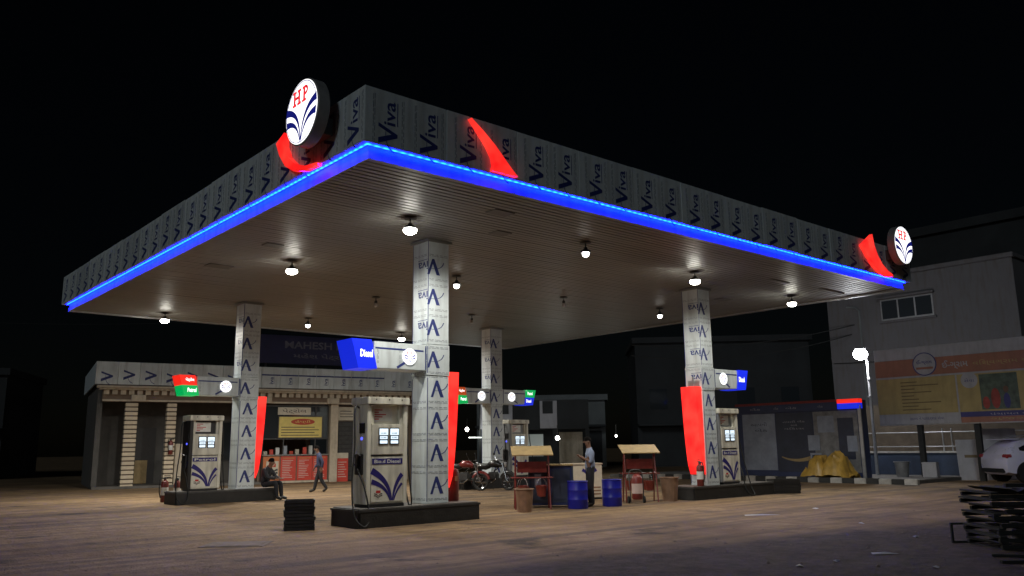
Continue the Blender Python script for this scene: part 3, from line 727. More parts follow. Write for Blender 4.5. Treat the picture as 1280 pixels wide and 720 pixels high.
bp_('shelf', 'dark_metal', (5.25, 8.15, .6, 1.2, 1.20, 1.262))
# right bay with a roller door
bp_('right_wall', 'brown_wall', (8.6, 13.2, .42, .6, 0, 3.5))
rd = bp_('roller_door', 'black_plastic', (8.72, 11.6, .36, .415, .02, 2.75))
for k in range(13): bp_('slat', 'dark_metal', (8.76, 11.56, .335, .358, .06+k*.205, .235+k*.205), parent=rd, ch=.006)
bp_('end_pier', 'beige', (11.7, 12.1, .0, .415, 0, 3.52))
nb = bp_('notice_panel', 'poster_cream', (8.66, 9.9, .34, .418, 2.80, 3.42))
def txt(parent, mat, body, w, h, x, y, z, name='lettering', bold=0, F=FY):
    b = MB(); add_text(b, body, w, h, TR(x, y, z) @ F, bold); return b.build(name, mat, parent)
for k in range(3): bp_('print_line', 'ink_dark', (8.8, 9.75-.2*k, .336, .339, 2.95+k*.13, 2.985+k*.13), parent=nb)
def bwt(name, label, cat, x, y, z, group=None):
    p = Matrix.Translation((4.53, 25.77, 0)) @ rz(BA) @ Vector((x, y, z)); return thing(name, label, cat, p, BA, group)
# posters on the counter
t = bwt('counter_poster', 'orange and cream counter poster with red emblem and dark leaves', 'poster', 5.62, .119, .12, 'posters on the shop counter')
b = MB(); b.box(-.36,.36,-.03,0,0,1.06); b.build('sheet', 'poster_orange', t); b = MB(); b.box(-.22,.32,-.034,-.031,.10,.86); b.build('panel', 'poster_cream', t)
b = MB(); b.box(-.10,.20,-.038,-.0345,.60,.76); q = b.build('mark', 'ink_red', t)
b = MB(); add_text(b, 'HP', .2, .1, TR(.05,-.0385,.68) @ FY, .02); b.build('lettering', 'poster_cream', q)
b = MB()
for s in (-1, 1):
    for dz in (0, .13): L, Rr = stroke(qb((.05,.16+dz),(.05+s*.06,.34+dz),(.05+s*.24,.36+dz),7), .03, .09); b.strip(L, Rr, .003, TR(0,-.0345,0) @ FY)
b.build('leaf_mark', 'ink_dark', t)
for k, xc in enumerate((6.38, 7.12, 7.82)):
    lb = ['red printed counter poster next to the emblem poster', 'red printed counter poster in the middle of the counter', 'red printed counter poster beside the beige pier, behind the walking man'][k]
    t = bwt('counter_poster', lb, 'poster', xc, .119, .12, 'posters on the shop counter')
    b = MB(); b.box(-.34,.34,-.03,0,0,1.06); b.build('sheet', 'poster_red', t)
    b = MB(); rnd = random.Random(k)
    for j in range(11): b.box(-.27, -.27+rnd.uniform(.25,.5), -.0325, -.0302, .12+j*.075, .145+j*.075)
    o = b.build('print_line', 'ink_pale', t); o['kind'] = 'stuff'
    b = MB(); b.box(-.26,.26,-.0325,-.0302,.95,1.01); b.build('heading', 'poster_orange', t)
t = bwt('standing_board', 'narrow red printed board with white heading leaning by the roller door', 'board', 8.92, .25, 0)
b = MB(); b.box(-.28,.28,-.03,0,0,1.05, TR(0,0,0)); b.build('sheet', 'poster_red', t); b = MB(); b.box(-.28,.28,-.03,0,1.052,1.3); b.build('heading', 'poster_cream', t)
b = MB()
for j in range(7): b.box(-.2,.2-.06*(j % 3),-.033,-.0303,.2+j*.11,.235+j*.11)
o = b.build('print_line', 'ink_pale', t); o['kind'] = 'stuff'
t = bwt('yellow_banner', 'yellow printed banner with red oval heading in the shop window', 'banner', 6.9, .20, 1.98)
b = MB(); b.box(-1.02,1.02,-.025,0,0,1.0); b.build('border', 'ink_dark', t); b = MB(); b.box(-.98,.98,-.029,-.0255,.04,.96); b.build('sheet', 'poster_yellow', t)
b = MB(); L, Rr = stroke([(-.55,.74),(.55,.74)], .2, .2); a = [(.55*math.cos(q), .74+.14*math.sin(q)) for q in [2*PI*i/24 for i in range(24)]]; b.prism(a, .003, TR(.1,-.0295,0) @ FY); hd = b.build('heading', 'ink_red', t)
txt(hd, 'poster_yellow', '\u0ab9\u0ac7\u0aaa\u0acd\u0aaa\u0ac0', .7, .14, .1, -.0335, .74)
b = MB()
for j in range(4): b.box(-.88,.85-.2*(j % 2),-.032,-.0295,.12+j*.12,.155+j*.12)
o = b.build('print_line', 'ink_dark', t); o['kind'] = 'stuff'
t = bwt('window_strip', 'cream strip of dark characters above the yellow banner', 'sign', 6.6, .20, 3.03)
b = MB(); b.box(-.75,.75,-.02,0,0,.34); b.build('sheet', 'poster_cream', t); txt(t, 'ink_dark', '\u0aaa\u0ac7\u0a9f\u0acd\u0ab0\u0acb\u0ab2', 1.1, .24, 0, -.0205, .17)
# name board on the roof
t = bwt('name_board', 'dark blue name board standing on the shop roof', 'sign', 8.6, .1, 4.78)
b = MB(); b.box(-3.9,3.9,-.12,0,.55,1.85, ch=.01); b.build('board', 'board_blue', t)
for x in (-3.4,-1.1,1.1,3.4): b = MB(); b.box(x-.04,x+.04,.002,.08,0,1.7); b.build('post', 'dark_metal', t)
txt(t, 'board_letters', 'MAHESH PETROLEUM', 5.6, .34, .2, -.1215, 1.43, bold=.02)
txt(t, 'board_letters', '\u0aae\u0ab9\u0ac7\u0ab6 \u0aaa\u0ac7\u0a9f\u0acd\u0ab0\u0acb\u0ab2\u0abf\u0aaf\u0aae', 3.6, .30, -.4, -.1215, .92, bold=.01)
# beige cabinet and hung extinguisher by the ribbed column
t = bwt('tall_cabinet', 'narrow beige upright cabinet beside the second ribbed column', 'cabinet', 1.85, .2, 0)
b = MB(); b.box(-.28,.28,-.2,.2,0,1.78, ch=.015); b.build('body', 'beige', t); b = MB(); b.box(-.25,.25,-.216,-.202,.06,1.72, ch=.006); b.build('door', 'beige', t); b = MB(); b.box(.17,.2,-.24,-.217,.85,1.0); b.build('handle', 'steel', t)

# ------------------------------------------------------------------ fire extinguishers
def extinguisher(loc, label, s=1.0, rot=0):
    t = thing('fire_extinguisher', label, 'extinguisher', loc, rot, 'red fire extinguishers'); t.scale = (s,s,s)
    b = MB(); b.smooth = True; b.lathe([(.075,0),(.085,.015),(.085,.42),(.07,.475),(.035,.50),(.03,.53)], 18); b.build('cylinder', 'red_paint', t)
    b = MB(); b.smooth = True; b.lathe([(.032,.52),(.035,.56),(.02,.58)], 12); b.box(-.02,.13,-.012,.012,.565,.583); b.box(-.02,.12,-.012,.012,.605,.62); b.build('valve', 'dark_metal', t)
    b = MB(); b.tube([(-.03,0,.55),(-.11,-.02,.56),(-.145,-.04,.45),(-.13,-.05,.2),(-.10,-.05,.1)], .013, 8); b.smooth = True; b.build('hose', 'rubber', t)
    b = MB(); b.lathe([(.0862,.16),(.0862,.34)], 18, caps=False); b.build('label', 'decal_white', t)
    return t
extinguisher((2.32,15.25,0), 'red extinguisher on the ground beside the petrol dispenser, paired with another', 1.25)
extinguisher((2.62,15.05,0), 'red extinguisher with pale label on the ground right by the petrol island', 1.2, .6)
extinguisher((12.72,3.55,.36), 'red extinguisher standing on the island under the broad red blade', 1.15, 1)
p = Matrix.Translation((4.53, 25.77, 0)) @ rz(BA) @ Vector((1.36,-.12,1.35)); o = extinguisher(p, 'red extinguisher hung on the ribbed column', 1.1, .3)
b = MB(); b.box(-.05,.05,.075,.11,.3,.5); b.build('hanger', 'dark_metal', o)
# trolley type extinguisher near the bucket stand
t = thing('trolley_extinguisher', 'red trolley extinguisher with a tube frame beside the bucket stand', 'extinguisher', (10.55, 3.95, 0), -.6)
b = MB(); b.smooth = True; b.lathe([(.12,.10),(.14,.13),(.14,.62),(.11,.70),(.05,.74)], 18); b.build('cylinder', 'red_paint', t)
for s in (-1, 1): b = MB(); b.smooth = True; b.tube([(s*.17,.02,.03),(s*.18,.05,.4),(s*.18,.12,.78),(s*.12,.14,.84),(0,.14,.85)], .014, 8); b.build('frame_tube', 'dark_metal', t)
for s in (-1, 1): b = MB(); b.smooth = True; b.lathe([(.05,-.02),(.09,-.02),(.09,.02),(.05,.02)], 16, TR(s*.205,.1,.09) @ Matrix.Rotation(PI/2,4,'Y')); b.build('wheel', 'rubber', t)
b = MB(); b.lathe([(.1415,.25),(.1415,.5)], 18, caps=False); b.build('label', 'ink_pale', t)

# ------------------------------------------------------------------ fire bucket stands
def bucket(loc, label):
    t = thing('fire_bucket', label, 'bucket', loc, random.uniform(0,3), 'red fire buckets')
    b = MB(); b.smooth = True; b.lathe([(.085,0),(.13,.24),(.137,.25),(.127,.25),(.08,.012)], 16, caps=False); b.add(*(lambda n: ([(.085*math.cos(2*PI*k/n), .085*math.sin(2*PI*k/n), .002) for k in range(n)], [tuple(range(n))]))(16)); b.build('pail', 'bucket_red', t)
    b = MB(); b.tube([(.13*math.cos(q),0,.24+.19*math.sin(q)) for q in [PI*i/10 for i in range(11)]], .005, 6); b.build('handle', 'steel', t)
def bucket_stand(loc, rot, label, names):
    t = thing('bucket_stand', label, 'stand', loc, rot, 'fire bucket stands')
    for s in (-1, 1):
        for q in (-1, 1):
            b = MB(); b.cyl((s*.42, q*.27, 0), (s*.40, q*.04, 1.30), .018, 8); b.build('leg', 'red_paint', t)
    for z, y in ((1.28,0),(.74,.17),(.74,-.17)):
        b = MB(); b.cyl((-.5 if z < 1 else -.44, y, z), (.5 if z < 1 else .44, y, z), .016, 8); b.build('rail', 'red_paint', t)
    b = MB(); b.box(-.36,.36,-.012,.012,.86,1.12); b.build('name_plate', 'red_paint', t)
    b = MB(); b.box(-.50,.50,-.36,.36,-.012,.012, TR(0,.0,1.38) @ Matrix.Rotation(R_(17),4,'X')); b.build('roof_board', 'wood_board', t)
    b = MB(); b.cyl((0,0,1.27),(0,0,1.38),.015); b.build('roof_post', 'red_paint', t)
    M4 = Matrix.Translation(loc) @ rz(rot)
    for k, (x, y) in enumerate(((-.22,-.17),(.22,-.17),(.22,.17),(-.22,.17))):
        bucket(M4 @ Vector((x, y, .30)), names[k])
bucket_stand((7.48,4.62,0), R_(-38), 'red bucket stand with tan roof board next to the blue poster booth', ['red bucket on the stand by the blue booth, above the brown bin','red bucket on the stand by the blue booth, next to the booth','red rear bucket beside the blue booth','red rear bucket towards the tall pillar'])
bucket_stand((11.02,4.25,0), R_(-38), 'red bucket stand with tan roof board next to the ribbed brown bin', ['red bucket hanging beside the trolley extinguisher','red bucket hanging beside the ribbed brown bin','red rear bucket by the ribbed brown bin','red rear bucket by the trolley extinguisher'])
# bins
def waste_bin(loc, mat, label, r=.2, h=.55):
    t = thing('waste_bin', label, 'bin', loc, random.random(), 'brown waste bins')
    b = MB(); b.smooth = True; pr = []
    for k in range(24):
        a = 2*PI*k/24; pr.append(a)
    vs_ = []; fs = []
    for (rr, z) in ((.78,0),(1,h),(1.06,h),(1.06,h+.03),(.94,h+.03),(.72,.03)):
        for k, a in enumerate(pr):
            q = r*rr*(1+(.03 if (k % 2 and z < h) else 0)); vs_.append((q*math.cos(a), q*math.sin(a), z))
    for i in range(5):
        for k in range(24): fs.append((i*24+k, i*24+(k+1)%24, (i+1)*24+(k+1)%24, (i+1)*24+k))
    fs += [tuple(range(23,-1,-1)), tuple(range(120,144))]; b.add(vs_, fs); b.build('tub', mat, t, smooth=False)
    b = MB(); b.tube([(r*1.05*math.cos(a), r*1.05*math.sin(a), h+.015) for a in [2*PI*k/24 for k in range(25)]], .012, 6); b.build('rim', mat, t)
waste_bin((11.75,3.85,0), 'bin_brown', 'ribbed brown waste bin between the bucket stand and the far island', .24, .60)
waste_bin((6.72,4.05,0), 'bin_brown', 'reddish brown waste bin in front of the bucket stand by the booth', .21, .50)
# blue drums
def drum(loc, label):
    t = thing('blue_drum', label, 'drum', loc, 0, 'open blue drums')
    b = MB(); b.smooth = True; b.lathe([(.235,0),(.245,.02),(.245,.20),(.25,.21),(.25,.225),(.245,.235),(.245,.42),(.25,.43),(.25,.445),(.245,.455),(.245,.64),(.235,.64),(.23,.05)], 28, caps=False); b.add([(.236*math.cos(2*PI*k/28), .236*math.sin(2*PI*k/28), .01) for k in range(28)], [tuple(range(28))]); b.build('barrel', 'drum_blue', t)
    b = MB(); b.tube([(.243*math.cos(a), .243*math.sin(a), .64) for a in [2*PI*k/28 for k in range(29)]], .012, 6); b.build('rim', 'drum_blue', t)
drum((8.27,3.86,0), 'open blue drum in front of the blue poster booth'); drum((9.42,3.80,0), 'open blue drum behind the standing man, towards the trolley extinguisher')
# poster booth and leaf cabinet
t = thing('poster_booth', 'waist-high blue poster booth with pale table top', 'booth', (8.35,4.75,0), R_(-41))
b = MB(); b.box(-.62,.42,-.25,.25,.05,1.0, ch=.01); b.build('body', 'booth_blue', t); b = MB(); b.box(-.66,.46,-.3,.3,1.002,1.04, ch=.006); b.build('table_top', 'wood_board', t)
b = MB(); b.box(-.60,-.12,-.262,-.252,.12,.92); q = b.build('poster', 'kiosk_poster_dark', t)
b = MB(); b.box(-.5,-.34,-.266,-.263,.5,.8); b.build('poster_picture', 'kiosk_poster_pale', q); b = MB(); b.box(-.08,.38,-.262,-.252,.12,.92); b.build('poster', 'kiosk_poster_dark', t)
for x in (-.64,.44): b = MB(); b.box(x-.02,x+.02,-.28,-.24,0,1.0); b.build('post', 'compound_blue', t)
t = thing('leaf_cabinet', 'low white cabinet with dark leaf decal behind the standing man', 'cabinet', (10.9,6.3,0), R_(-20))
b = MB(); b.box(-.5,.5,-.3,.3,.05,.95, ch=.015); b.build('body', 'poster_cream', t); b = MB(); b.box(-.52,.52,-.32,.32,.952,1.0, ch=.01); b.build('top', 'beige', t); b = MB(); b.box(-.48,.48,-.28,.28,0,.05); b.build('plinth', 'black_plastic', t)
b = MB()
for s in (-1, 1): L, Rr = stroke(qb((.1,.4),(.1+s*.03,.75),(.1+s*.22,.82),8), .03, .09); b.strip(L, Rr, .003, TR(0,-.3005,0) @ FY)
b.build('leaf_decal', 'leaf_blue', t)
for k in range(3): b = MB(); b.box(-.44,.44,-.304,-.3005,.13+k*.09,.17+k*.09); b.build('stripe', 'bin_brown', t)
# red canisters on the front island, by the blade
for k, (x, y, lb) in enumerate(((4.62,4.02,'red rusty canister on the island at the foot of the tall pillar'),)):
    t = thing('red_canister', lb, 'canister', (x, y, .36))
    b = MB(); b.smooth = True; b.lathe([(.13,0),(.14,.02),(.14,.60),(.12,.66),(.05,.69)], 18); b.build('body', 'red_paint', t)
    b = MB(); b.lathe([(.03,.69),(.03,.74),(.02,.75)], 10); b.build('cap', 'dark_metal', t); b = MB(); b.box(-.04,.04,-.145,-.138,.42,.52); b.build('label', 'wood_board', t)

# stacked slabs
def slab_stack(cx, cy, rot, n, w, d, h, lab, grp):
    rnd = random.Random(int(cx*10)); z = 0.0
    for i in range(n):
        t = thing('drain_cover', lab(i), 'cover', (cx+rnd.uniform(-.014,.014), cy+rnd.uniform(-.014,.014), z), rot+rnd.uniform(-.025,.025), grp)
        b = MB(); b.box(-w/2, w/2, -d/2, d/2, 0, h*.55, ch=.006); b.build('plate', 'grate', t)
        b = MB(); b.box(-w/2-.002, w/2+.002, -d/2-.002, -d/2+.02, h*.1, h-.004); b.box(-w/2-.002, w/2+.002, d/2-.02, d/2+.002, h*.1, h-.004)
        b.box(-w/2-.002, -w/2+.02, -d/2+.0205, d/2-.0205, h*.1, h-.004); b.box(w/2-.02, w/2+.002, -d/2+.0205, d/2-.0205, h*.1, h-.004); b.build('rim', 'grate', t)
        z += h
L8 = ['lowest', 'second', 'third', 'fourth', 'fifth', 'sixth', 'seventh', 'eighth', 'topmost']
slab_stack(1.13, 4.15, R_(-25), 9, .55, .42, .062, lambda i: f'black drain cover, {L8[i]} from the ground in the stack before the front island' if i < 8 else 'black drain cover on top of the stack before the front island', 'black covers stacked before the front island')
slab_stack(16.6, 3.4, R_(-35), 5, .80, .55, .085, lambda i: f'black drain cover, {L8[i]} from the ground in the wide stack by the far island', 'black covers stacked by the far island')

# ------------------------------------------------------------------ people
def person(loc, rot, J, R0, regions, label, height=1.0, mats=None, hair=True):
    """J joints {name:(x,y,z)}, facing local -Y; bones tree; regions: bone -> cloth"""
    t = thing('person', label, 'person', loc, rot); t.scale = (height,)*3
    names = list(J); idx = {n: i for i, n in enumerate(names)}
    bones = [('pelvis','waist'),('waist','chest'),('chest','neck'),('neck','chin'),('chin','head'),('head','crown')]
    for s in 'LR':
        bones += [('chest','sh'+s),('sh'+s,'el'+s),('el'+s,'wr'+s),('wr'+s,'ha'+s),('ha'+s,'f1'+s),('ha'+s,'f2'+s),('ha'+s,'f3'+s),('wr'+s,'th'+s),('pelvis','hip'+s),('hip'+s,'kn'+s),('kn'+s,'an'+s),('an'+s,'toe'+s)]
    me = bpy.data.meshes.new('body'); me.from_pydata([J[n] for n in names], [(idx[a], idx[c]) for a, c in bones], [])
    ob = bpy.data.objects.new('tmp', me); col.objects.link(ob)
    sk = ob.modifiers.new('s', 'SKIN'); sk.use_smooth_shade = True; sk.branch_smoothing = .5
    for n in names:
        v = me.skin_vertices[0].data[idx[n]]; r = R0[n.rstrip('LR') if n[-1] in 'LR' and n[:-1] in R0 else n]
        v.radius = r if isinstance(r, tuple) else (r, r); v.use_root = (n == 'pelvis')
    sb = ob.modifiers.new('u', 'SUBSURF'); sb.levels = 2; sb.render_levels = 2
    dg = bpy.context.evaluated_depsgraph_get(); m2 = bpy.data.meshes.new_from_object(ob.evaluated_get(dg)); m2.name = 'body'
    bpy.data.objects.remove(ob)
    m2.materials.clear(); m2.materials.append(MATS['skin']); m2.polygons.foreach_set('use_smooth', [True]*len(m2.polygons))
    mk('body', m2, t)
    # clothing: shells lifted off the body, chosen by nearest bone
    def dist(p, a, c):
        a, c = Vector(a), Vector(c); d = c-a; k = max(0, min(1, (p-a).dot(d)/max(d.dot(d), 1e-9))); return (p-a-d*k).length
    reg = {}
    for f in m2.polygons:
        best = min(bones, key=lambda bn: dist(f.center, J[bn[0]], J[bn[1]]))
        key = (best[0].rstrip('LR') if best[0][:-1] in ('sh','el','wr','ha','hip','kn','an') else best[0])+'>'+(best[1].rstrip('LR') if best[1][:-1] in ('sh','el','wr','ha','hip','kn','an','toe','f1','f2','f3','th') else best[1])
        c = regions.get(key)
        if key == 'el>wr' and c == 'half': c = 'shirt' if (f.center-Vector(J['el'+best[0][-1]])).length < .06 else None
        if c: reg.setdefault(c, []).append(f)
    for c, fl in reg.items():
        used = {}; vs_ = []; fs = []
        for f in fl:
            row = []
            for vi in f.vertices:
                if vi not in used: v = m2.vertices[vi]; used[vi] = len(vs_); vs_.append(v.co+v.normal*(.016 if c != 'shoes' else .012))
                row.append(used[vi])
            fs.append(row)
        b = MB(); b.add(vs_, fs); b.build(c, mats[c], t, smooth=True)
    if hair:
        hd, cr = Vector(J['head']), Vector(J['crown']); b = MB(); b.smooth = True
        ax = (cr-Vector(J['chin'])).normalized(); back = Vector((0,1,0)); vs_ = []; fs = []; n = 14
        for i in range(7):
            th = (PI*.55)*i/6
            for k in range(n):
                a = 2*PI*k/n; d = ax*math.cos(th)+(Vector((1,0,0))*math.cos(a)+back*math.sin(a))*math.sin(th)
                cut = 1.0 if not (math.sin(a) < .1 and i > 3) else .88
                vs_.append(hd+ax*.035+Vector((d.x*.088, d.y*.104, d.z*.104))*cut+back*.012)
        for i in range(6):
            for k in range(n): fs.append((i*n+k, i*n+(k+1)%n, (i+1)*n+(k+1)%n, (i+1)*n+k))
        b.add(vs_, fs); b.build('hair', 'hair', t)
    hd = Vector(J['head']); b = MB(); b.smooth = True
    f_ = (Vector(J['head'])-Vector(J['neck'])); 
    fx = Vector((0,-1,0)); b.tube([hd+fx*.075+Vector((0,0,.03)), hd+fx*.105+Vector((0,0,-.015)), hd+fx*.085+Vector((0,0,-.03))], [.008,.016,.008], 6); b.build('nose', 'skin', t)
    for s in (-1, 1): b = MB(); b.smooth = True; b.tube([hd+Vector((s*.075,.01,.03)), hd+Vector((s*.088,.015,.0)), hd+Vector((s*.075,.005,-.03))], [.006,.014,.006], 6); b.build('ear', 'skin', t)
    return t
RB = dict(pelvis=(.165,.125), waist=(.165,.13), chest=(.18,.135), neck=.055, chin=.065, head=(.078,.092), crown=.05, sh=.062, el=.043, wr=.030, ha=.032, f1=.010, f2=.010, f3=.010, th=.011, hip=.088, kn=.060, an=.042, toe=.036)
REG = {'pelvis>waist':'shirt','waist>chest':'shirt','chest>neck':'shirt','chest>sh':'shirt','sh>el':'shirt','el>wr':'half','pelvis>hip':'trousers','hip>kn':'trousers','kn>an':'trousers','an>toe':'shoes'}
def hand(J, s, w, d):    # wrist point and direction
    w, d = Vector(w), Vector(d).normalized(); sd = Vector((1 if s == 'L' else -1, 0, 0)); sd = (sd-d*sd.dot(d)).normalized()
    J['wr'+s] = tuple(w); J['ha'+s] = tuple(w+d*.07); J['f1'+s] = tuple(w+d*.16+sd*.022+Vector((0,-.012,0))); J['f2'+s] = tuple(w+d*.17); J['f3'+s] = tuple(w+d*.155-sd*.022); J['th'+s] = tuple(w+d*.07+sd*-.05+Vector((0,-.03,0)))
# standing man, forearms raised in front, head bowed
J = dict(pelvis=(0,0,.93), waist=(0,.0,1.10), chest=(0,.015,1.32), neck=(0,.0,1.47), chin=(0,-.035,1.55), head=(0,-.055,1.62), crown=(0,-.045,1.70))
for s, q in (('L',1),('R',-1)):
    J['sh'+s] = (q*.185,.02,1.39); J['el'+s] = (q*.225,-.02,1.11); hand(J, s, (q*.10,-.20,1.22), (-q*.5,-.7,.5))
    J['hip'+s] = (q*.095,0,.86); J['kn'+s] = (q*.105,-.015,.48); J['an'+s] = (q*.115,.02,.075); J['toe'+s] = (q*.13,-.16,.035)
person((8.92,4.05,0), R_(-40-90+8), J, RB, REG, 'man in light blue shirt and dark trousers standing, looking down at his hands', .975, {'shirt':'shirt_blue','trousers':'trouser','shoes':'shoe'})
# walking man, mid-stride
J = dict(pelvis=(0,0,.91), waist=(0,-.02,1.08), chest=(0,-.05,1.30), neck=(0,-.08,1.45), chin=(0,-.12,1.52), head=(0,-.145,1.60), crown=(0,-.14,1.68))
for s, q in (('L',1),('R',-1)):
    J['sh'+s] = (q*.18,-.04,1.37); sw = q*.5
    J['el'+s] = (q*.23,.04+sw*.12,1.11); hand(J, s, (q*.22,-.06+sw*.28,.92), (0,-.2+sw*.4,-1))
    J['hip'+s] = (q*.09,0,.85); J['kn'+s] = (q*.10,-.12 if q < 0 else .05,.47); J['an'+s] = (q*.10,-.20 if q < 0 else .27,.08 if q < 0 else .14); J['toe'+s] = (q*.11,-.38 if q < 0 else .13,.035)
person((8.02,16.4,0), R_(-40-90+10), J, RB, {**REG, 'el>wr':'shirt'}, 'man in dark blue shirt walking past the shop counter', .93, {'shirt':'shirt_navy','trousers':'trouser','shoes':'shoe'})
# man sitting on the island edge
J = dict(pelvis=(0,0,.10), waist=(0,-.02,.26), chest=(0,-.08,.47), neck=(0,-.14,.60), chin=(0,-.19,.66), head=(0,-.21,.73), crown=(0,-.205,.81))
for s, q in (('L',1),('R',-1)):
    J['sh'+s] = (q*.18,-.07,.53); J['el'+s] = (q*.24,-.22,.30); hand(J, s, (q*.12,-.42,.26), (-q*.4,-1,-.1))
    J['hip'+s] = (q*.10,-.03,.08); J['kn'+s] = (q*.14,-.45,.14); J['an'+s] = (q*.13,-.50,-.28); J['toe'+s] = (q*.14,-.67,-.325)
person((4.66,13.5,.38), R_(35), J, RB, {**REG, 'el>wr':'shirt'}, 'man in dark clothes sitting on the island under the pillar by the shop', 1.0, {'shirt':'shirt_dark','trousers':'trouser','shoes':'shoe'})

# ------------------------------------------------------------------ motorcycles (forward local +X)
def motorcycle(loc, rot, paint, label):
    t = thing('motorcycle', label, 'motorcycle', loc, rot, 'motorcycles parked by the rear pillar')
    for x in (-.62, .66):
        w = MB(); w.smooth = True; w.tube([(x+.265*math.cos(a), 0, .30+.265*math.sin(a)) for a in [2*PI*k/28 for k in range(29)]], .042, 8); wh = w.build('wheel', 'rubber', t)
        b = MB(); b.tube([(x+.22*math.cos(a), 0, .30+.22*math.sin(a)) for a in [2*PI*k/28 for k in range(29)]], .012, 6); b.build('rim', 'chrome', wh)
        b = MB()
        for k in range(6): a = 2*PI*k/6; b.cyl((x,0,.30), (x+.22*math.cos(a),0,.30+.22*math.sin(a)), .012, 6)
        b.cyl((x,-.06,.30),(x,.06,.30),.04,10); b.build('spokes', 'chrome', wh)
        b = MB(); b.smooth = True; b.tube([(x+.325*math.cos(a), 0, .30+.325*math.sin(a)) for a in [R_(15)+R_(140)*k/10 for k in range(11)]], .05, 8); b.build('mudguard', paint, t)
    for y in (-.08, .08): b = MB(); b.smooth = True; b.cyl((.66,y,.30),(.45,y*.9,.92),.022,8); b.build('fork', 'chrome', t)
    b = MB(); b.smooth = True; b.tube([(-.15,0,.86),(0,0,.90),(.2,0,.90),(.38,0,.84)], [.07,.13,.135,.06], 12); b.build('tank', paint, t)
    b = MB(); b.smooth = True; b.tube([(-.75,0,.86),(-.5,0,.82),(-.25,0,.80),(-.08,0,.84)], [.06,.11,.12,.09], 10); b.build('seat', 'bike_black', t)
    b = MB(); b.box(-.15,.25,-.12,.12,.32,.62, ch=.05); b.build('engine', 'dark_metal', t)
    b = MB(); b.smooth = True; b.tube([(.42,0,.88),(.1,0,.66),(.0,0,.34),(-.3,0,.40),(-.62,0,.30)], .025, 8); b.build('frame', 'bike_black', t)
    b = MB(); b.smooth = True; b.tube([(.25,-.13,.40),(.05,-.15,.26),(-.3,-.16,.26),(-.8,-.17,.36)], [.02,.025,.04,.05], 8); b.build('exhaust', 'chrome', t)
    b = MB(); b.smooth = True; b.tube([(.28,-.36,1.02),(.40,-.2,1.04),(.44,0,1.0),(.40,.2,1.04),(.28,.36,1.02)], .013, 8); b.build('handlebar', 'chrome', t)
    b = MB(); b.smooth = True; b.lathe([(.03,-.09),(.085,-.04),(.095,.02)], 14, TR(.53,0,.88) @ Matrix.Rotation(PI/2,4,'Y')); b.build('headlamp_shell', 'bike_black', t)
    b = MB(); b.smooth = True; b.lathe([(.092,.02),(.06,.035),(.01,.04)], 14, TR(.53,0,.88) @ Matrix.Rotation(PI/2,4,'Y')); b.build('headlamp', 'headlamp', t)
    for s in (-1, 1):
        b = MB(); b.cyl((.34,s*.28,1.03),(.30,s*.34,1.20),.007,6); b.lathe([(.05,0),(.05,.015)], 12, TR(.29,s*.36,1.24) @ Matrix.Rotation(PI/2,4,'Y')); b.build('mirror', 'bike_black', t)
    b = MB(); b.box(-.86,-.80,-.06,.06,.74,.82, ch=.01); b.build('tail_lamp', 'car_tail', t)
    b = MB(); b.cyl((-.05,.1,.3),(-.12,.28,.01),.012,6); b.build('side_stand', 'dark_metal', t)
motorcycle((12.55,12.35,0), R_(-70), 'bike_black', 'black motorcycle with round headlamp parked before the rear pillar')
motorcycle((11.75,12.95,0), R_(-62), 'bike_red', 'red motorcycle parked beside the black one by the rear pillar')

# ------------------------------------------------------------------ roadside kiosk (facade faces -X, runs along Y)
t = thing('poster_kiosk', 'long low blue roadside kiosk covered in posters with red top stripe', 'kiosk', (25.0, 5.05, .13))
def kb_(name, mat, y0, y1, z0, z1, d=.02, parent=None, ch=0): b = MB(); b.box(-d, 0 if d < .5 else 0, y0, y1, z0, z1, ch=ch); return b.build(name, mat, parent or t)
b = MB(); b.box(.001, .55, 0, 5.6, .0, 2.98, ch=.02); b.build('body', 'kiosk_blue', t)
kb_('band', 'kiosk_blue', 0.9, 5.6, 2.62, 2.93, .06); kb_('red_stripe', 'kiosk_red', .9, 5.6, 2.935, 3.03, .07)
for k, y in enumerate((1.6, 2.9, 3.6, 4.6)): txt(t, 'kiosk_text', ['ATM','BANK','24 x 7','ATM'][k] if False else '\u0aac\u0ac7\u0a82\u0a95', .5 if k % 2 else .22, .10, -.0615, y, 2.78, F=FX)
p = kb_('poster', 'kiosk_poster_pale', 3.72, 5.3, .25, 2.58); txt(p, 'kiosk_poster_dark', '\u0a86\u0aaa\u0aa8\u0ac0', .8, .16, -.0215, 4.5, 2.15, F=FX); txt(p, 'kiosk_poster_dark', '\u0aac\u0ac7\u0a82\u0a95', .6, .14, -.0215, 4.4, 1.9, F=FX)
p = kb_('poster', 'kiosk_poster_dark', 2.02, 3.68, .2, 2.58)
for k, w in enumerate((1.0,.3,.9)): txt(p, 'kiosk_text', ['\u0aa4\u0aae\u0abe\u0ab0\u0ac0 \u0aac\u0ac7\u0a82\u0a95','\u0ab8\u0abe\u0aa5\u0ac7','\u0ab5\u0abf\u0a95\u0abe\u0ab8'][k], w, .09, -.0215, 2.85, 2.22-k*.14, F=FX)
b = MB(); L, Rr = stroke(qb((-3.5,.8),(-2.9,.55),(-2.2,.75),8), .04, .16); b.strip(L, Rr, .003, TR(-.0205,0,0) @ FX); b.build('poster_figure', 'wood_board', p)
p = kb_('poster', 'kiosk_grey', .12, 1.98, .2, 2.58)
kb_('poster_picture', 'kiosk_poster_pale', 1.1, 1.8, 1.75, 2.4, .026, p); kb_('poster_picture', 'kiosk_poster_dark', .3, .95, .7, 2.3, .026, p); kb_('poster_picture', 'kiosk_poster_pale', .2, .6, 1.0, 1.6, .030, p)
